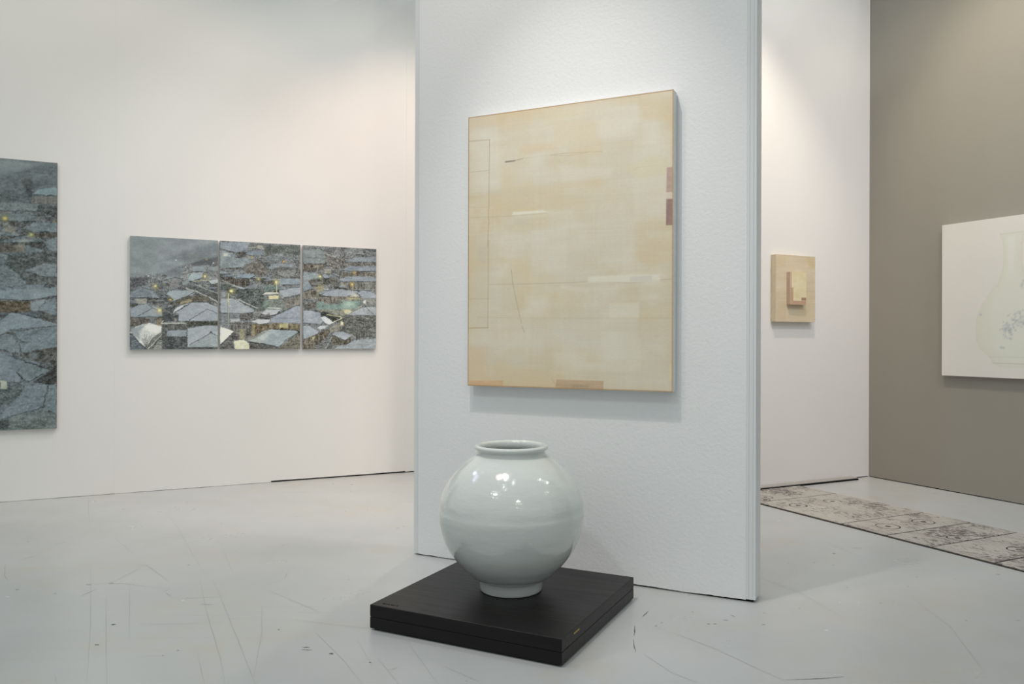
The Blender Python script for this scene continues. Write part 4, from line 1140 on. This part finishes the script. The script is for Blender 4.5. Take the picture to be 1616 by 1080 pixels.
# ------------------------------------------------------------------ strip of weathered plates on the floor
def plate_mat():
    t = NT('weathered_plate')
    oi = t.new('ShaderNodeObjectInfo')
    tc = t.new('ShaderNodeTexCoord')
    mul = t.new('ShaderNodeVectorMath', operation='SCALE'); mul.inputs['Scale'].default_value = 37.0
    cmb = t.new('ShaderNodeCombineXYZ')
    for k in ('X', 'Y'): t.l.new(oi.outputs['Random'], cmb.inputs[k])
    t.l.new(cmb.outputs[0], mul.inputs[0])
    add = t.new('ShaderNodeVectorMath', operation='ADD')
    t.l.new(tc.outputs['Object'], add.inputs[0]); t.l.new(mul.outputs[0], add.inputs[1])
    v = add.outputs[0]
    def mp(scale, rot=0):
        m = t.new('ShaderNodeMapping'); m.inputs['Scale'].default_value = scale; m.inputs['Rotation'].default_value = (0, 0, rot)
        t.l.new(v, m.inputs['Vector']); return m.outputs[0]
    base = t.mix(t.noise(mp((1, 1, 1)), 3.5, 4), (.44, .405, .355), (.52, .49, .44))
    zone = t.ramp(t.noise(mp((1, 1, 1)), 3.2, 3, .6), [(.42, .0), (.68, 1.0)])
    a = t.noise(mp((1.0, 2.2, 1)), 26, 6, .75, .5)
    k = t.new('ShaderNodeMath', operation='MULTIPLY_ADD'); k.inputs[1].default_value = .16
    t.l.new(zone, k.inputs[0]); t.l.new(a, k.inputs[2])
    m1 = t.ramp(k.outputs[0], [(.59, 0.0), (.64, .9)])
    col = t.mix(m1, base, (.085, .07, .06))
    b2 = t.noise(mp((1, 1, 1), .4), 60, 4, .7)
    m2 = t.ramp(b2, [(.58, 0.0), (.65, .8)])
    m2 = t.mix(1.0, m2, t.ramp(zone, [(0, .25), (1, 1.0)]), 'MULTIPLY')
    col = t.mix(m2, col, (.13, .11, .095))
    g = t.ramp(t.noise(mp((.5, 3, 1), .2), 5, 5, .7, 1.2), [(.50, 0.0), (.66, .45)])
    col = t.mix(g, col, (.25, .21, .18))
    t.bump(a, .3, .001)
    t.set(Base_Color=col, Roughness=.5)
    return t.m
M_PLATE = plate_mat()
M_PLATE_EDGE = plain('plate_backing', (.045, .036, .028), .8)
rzG = math.atan2(nB[1], nB[0])                       # local x along nB, local y along dB
o0 = nB * -4.06 + dB * 3.53
strip = empty('plate_strip', (o0[0], o0[1], 0), rzG)
tag(strip, 'row of scratched stained pale plates with ring marks on the floor near the grey wall', 'floor plates')
joints = [-4.06, -3.742, -3.43, -3.112, -2.825, -2.572, -2.262, -1.955, -1.65, -1.34]
SW = .675
def ring(bm, cx, cy, r, wd, arc0=0.0, arc1=2 * math.pi, z=.0076, n_=40):
    prev = None
    for i in range(n_ + 1):
        th = arc0 + (arc1 - arc0) * i / n_
        w_ = wd * (.5 + .8 * random.random())
        a_ = bm.verts.new((cx + (r - w_) * math.cos(th), cy + (r - w_) * math.sin(th), z))
        b_ = bm.verts.new((cx + (r + w_) * math.cos(th), cy + (r + w_) * math.sin(th), z))
        if prev: bm.faces.new((prev[0], prev[1], b_, a_))
        prev = (a_, b_)
box_obj('backing_board', (-.004, joints[-1] - joints[0] + .004, -.005, SW + .004, 0, .0045), M_PLATE_EDGE, strip, bev=.0008)
ring_at = []
for x, y, rr in [(1401, 831, .060), (1457, 824, .056), (1259.6, 798, .050), (1313.6, 791.5, .052), (1254, 778, .050), (1208, 785, .045), (1212, 790.5, .03), (1608, 868, .05), (1522, 852, .05)]:
    q = on_floor(x, y, .008); ring_at.append((float(nB @ q) - joints[0], float(dB @ q) - 3.53, rr))
rings = {}
for (cx, cy, rr) in ring_at:
    for i in range(len(joints) - 1):
        if joints[i] - joints[0] <= cx < joints[i + 1] - joints[0]:
            w_ = joints[i + 1] - joints[i]
            rings.setdefault(i, []).append((min(max(cx - joints[i] + joints[0], rr + .006), w_ - rr - .006), cy, rr))
for i in range(len(joints) - 1):
    a, b_ = joints[i] - joints[0], joints[i + 1] - joints[0]
    w_ = b_ - a
    faint = (i == 2)
    bm = bmesh.new()
    box(bm, .0012 if faint else .0055, w_ - (.0005 if i == 1 else .0055), .004, SW - .005, .0, .0035, bev=.0008)
    pl = bm_obj('plate', bm, M_PLATE, strip); pl.location = (a, 0, .004 + random.uniform(0, .0006))
    if i in rings:
        for (cx, cy, rr) in rings[i]:
            bm = bmesh.new()
            a0 = random.uniform(0, 6)
            ring(bm, cx, cy, rr, .0040, a0, a0 + random.uniform(4.4, 6.2), .0037)
            bm_obj('ring_mark', bm, M_PLATE_EDGE, pl)
            bm = bmesh.new(); ring(bm, cx, cy, .009, .006, 0, 6.283, .0037, 12)
            bm_obj('ring_centre', bm, M_PLATE_EDGE, pl)

# ------------------------------------------------------------------ marks on the floor (thin worn-in scuffs, one countless lot)
def scuffs(name, strokes, mat, width=.003, z=.0004):
    bm = bmesh.new()
    for st in strokes:
        w_ = width * (st[0] if isinstance(st[0], (int, float)) else 1.0)
        pts = st[1:] if isinstance(st[0], (int, float)) else st
        P3 = [on_floor(x, y) for x, y in pts]
        # resample with a slight wander
        q = []
        for i in range(len(P3) - 1):
            for k in range(8):
                q.append(P3[i] + (P3[i + 1] - P3[i]) * k / 8)
        q.append(P3[-1]); prev = None
        for i, p_ in enumerate(q):
            d = q[min(i + 1, len(q) - 1)] - q[max(i - 1, 0)]; L_ = math.hypot(d[0], d[1]) + 1e-9
            nx_, ny_ = -d[1] / L_, d[0] / L_
            t_ = i / (len(q) - 1)
            ww = w_ * (.25 + math.sin(math.pi * min(max(t_, .03), .97))) * random.uniform(.5, 1.1) * .5
            j_ = random.uniform(-1, 1) * w_ * .3
            a_ = bm.verts.new((p_[0] + nx_ * (ww + j_), p_[1] + ny_ * (ww + j_), z)); b_ = bm.verts.new((p_[0] - nx_ * (ww - j_), p_[1] - ny_ * (ww - j_), z))
            if prev: bm.faces.new((prev[0], prev[1], b_, a_))
            prev = (a_, b_)
    o = bm_obj(name, bm, mat, floor); o['kind'] = 'stuff'
    return o
M_SC1 = plain('faint_scuff', (.40, .40, .385), .42)
M_SC2 = plain('brown_scuff', (.31, .29, .26), .5)
M_SC3 = plain('dark_scuff', (.10, .10, .10), .6)
def cv(x, y): return (x / 2.448, 660 + y / 2.448)         # from the enlarged lower left
f1 = [(.8, (530, 570), (565, 568), (610, 600), (650, 632)), (.7, (440, 632), (565, 568)), (.8, (820, 620), (880, 760), (960, 960), (985, 1028)),
      (.8, (770, 620), (800, 760), (850, 920), (870, 1028)), (.6, (350, 560), (350, 800), (335, 1020)), (.7, (410, 690), (412, 1028)),
      (1.0, (1012, 730), (1012, 830), (980, 1000)), (.6, (500, 640), (500, 860)), (.5, (660, 700), (880, 690)), (.6, (1000, 650), (1110, 620)),
      (.7, (1220, 830), (1330, 940), (1400, 1028)), (.5, (1460, 930), (1540, 1028)), (.5, (1380, 860), (1440, 960)), (.5, (640, 360), (690, 430), (740, 520), (790, 600)),
      (.6, (440, 460), (520, 530)), (.5, (850, 480), (900, 600)), (.5, (1020, 660), (1260, 760)), (.6, (760, 900), (790, 1028)), (.5, (210, 990), (220, 1028)),
      (.5, (350, 640), (480, 640), (640, 660)), (.4, (500, 800), (900, 790)), (.4, (1130, 780), (1560, 830)), (.5, (340, 300), (345, 420))]
f1b = [(.9, (1064, 1000), (1130, 1025), (1200, 1058), (1240, 1076)), (.6, (1015, 1032), (1060, 1062), (1100, 1078)), (.6, (1180, 905), (1260, 935), (1330, 975)), (.6, (1420, 930), (1500, 990), (1560, 1070)), (.5, (1290, 850), (1360, 880)), (.5, (700, 1052), (760, 1078)), (.6, (640, 1010), (690, 1078))]
scuffs('floor_scuff', [tuple([s_[0]] + [cv(*p_) for p_ in s_[1:]]) for s_ in f1] + f1b, M_SC1, .0034)
f2 = [(.9, (70, 550), (150, 530)), (.8, (205, 492), (260, 478)), (.8, (310, 690), (370, 662)), (.7, (1100, 490), (1120, 484)), (.7, (1088, 498), (1100, 486)),
      (.6, (20, 565), (18, 610), (30, 628)), (.7, (630, 672), (660, 660)), (.7, (640, 675), (660, 690)), (.6, (770, 720), (830, 722)), (.6, (1110, 600), (1100, 620)),
      (.5, (425, 632), (440, 640)), (.5, (750, 325), (765, 332)), (.6, (722, 320), (724, 335)), (.5, (480, 352), (470, 354)), (.6, (920, 525), (935, 520)),
      (.5, (1130, 375), (1150, 365)), (.5, (1380, 265), (1400, 270)), (.5, (1540, 965), (1500, 975))]
scuffs('floor_scuff', [tuple([s_[0]] + [cv(*p_) for p_ in s_[1:]]) for s_ in f2], M_SC2, .0032)
def blob(x, y, s_=1.0, dx=6): return (s_, (x - dx / 2, y), (x + dx / 2, y + .4))
f3 = [blob(179, 986, 3.2, 6), blob(153, 1018, 1.8, 7), blob(523, 1032, 3.0, 7), blob(584, 1046, 1.8, 4), blob(440, 994, 1.5, 4), blob(483, 1022, 1.5, 12), blob(484, 1026, 1.0, 18),
      blob(257, 1035, 1.2, 3), blob(281, 1027, 1.2, 4), blob(550, 915, 1.2, 2), blob(27, 931, 1.5, 6), blob(87, 937, 1.2, 4), blob(140, 923, 1.4, 8), blob(175, 921, 1.2, 7), blob(628, 834, 1.5, 6), blob(637, 831, 1.4, 4),
      blob(195, 804, 1.2, 5), blob(349, 827, 1.0, 3), blob(44, 855, 1.0, 3), blob(298, 892, 1.2, 4), blob(514, 790, 1.0, 3), blob(545, 807, 1.0, 3), blob(553, 775, 1.2, 3), blob(580, 805, 1.0, 3),
      blob(1316, 874, 3.0, 6), blob(1352, 865, 1.0, 18), blob(1433, 926, 1.0, 4), blob(1447, 911, 1.2, 4), blob(1575, 907, 1.5, 7), blob(1244, 889, 1.2, 3), blob(1285, 888, 1.2, 4), blob(1315, 892, 1.2, 4),
      blob(1262, 960, 1.2, 3), blob(1205, 986, 1.5, 6), blob(1206, 968, .8, 5), blob(1118, 985, 1.4, 5), blob(1128, 985, 1.5, 5), blob(1145, 979, 1.0, 8), blob(1093, 966, 1.2, 4), blob(1035, 988, 1.4, 4), blob(1044, 983, 1.0, 3),
      blob(1475, 779, 1.4, 14), blob(1337, 927, 1.0, 3), blob(1410, 950, 1.0, 3), blob(1525, 980, 1.2, 4), blob(1390, 952, 1.0, 4), blob(1507, 914, 1.0, 3)]
f3 += [(1.0, (1240, 1073.5), (1290, 1072), (1332, 1069)), (1.1, (1014, 974), (1023, 965)), (1.0, (1153, 971), (1160, 974)), (1.0, (1002, 988), (1001, 1004)), (.9, (999, 1010), (1003, 1030))]
scuffs('floor_scuff', f3, M_SC3, .0036)
M_CHIP = plain('white_chip', (.78, .78, .77), .5)
scuffs('floor_chip', [blob(289, 948, 2.4, 3), blob(12, 942, 1.6, 8), blob(1229, 822, 3, 4), blob(1413, 885, 1.4, 7), blob(1325, 951, 2, 3), blob(1355, 951, 1.5, 3), blob(1392, 757.5, 3, 5), blob(1378, 754.5, 3, 5), blob(1304, 995, 2, 7)], M_CHIP, .0036)
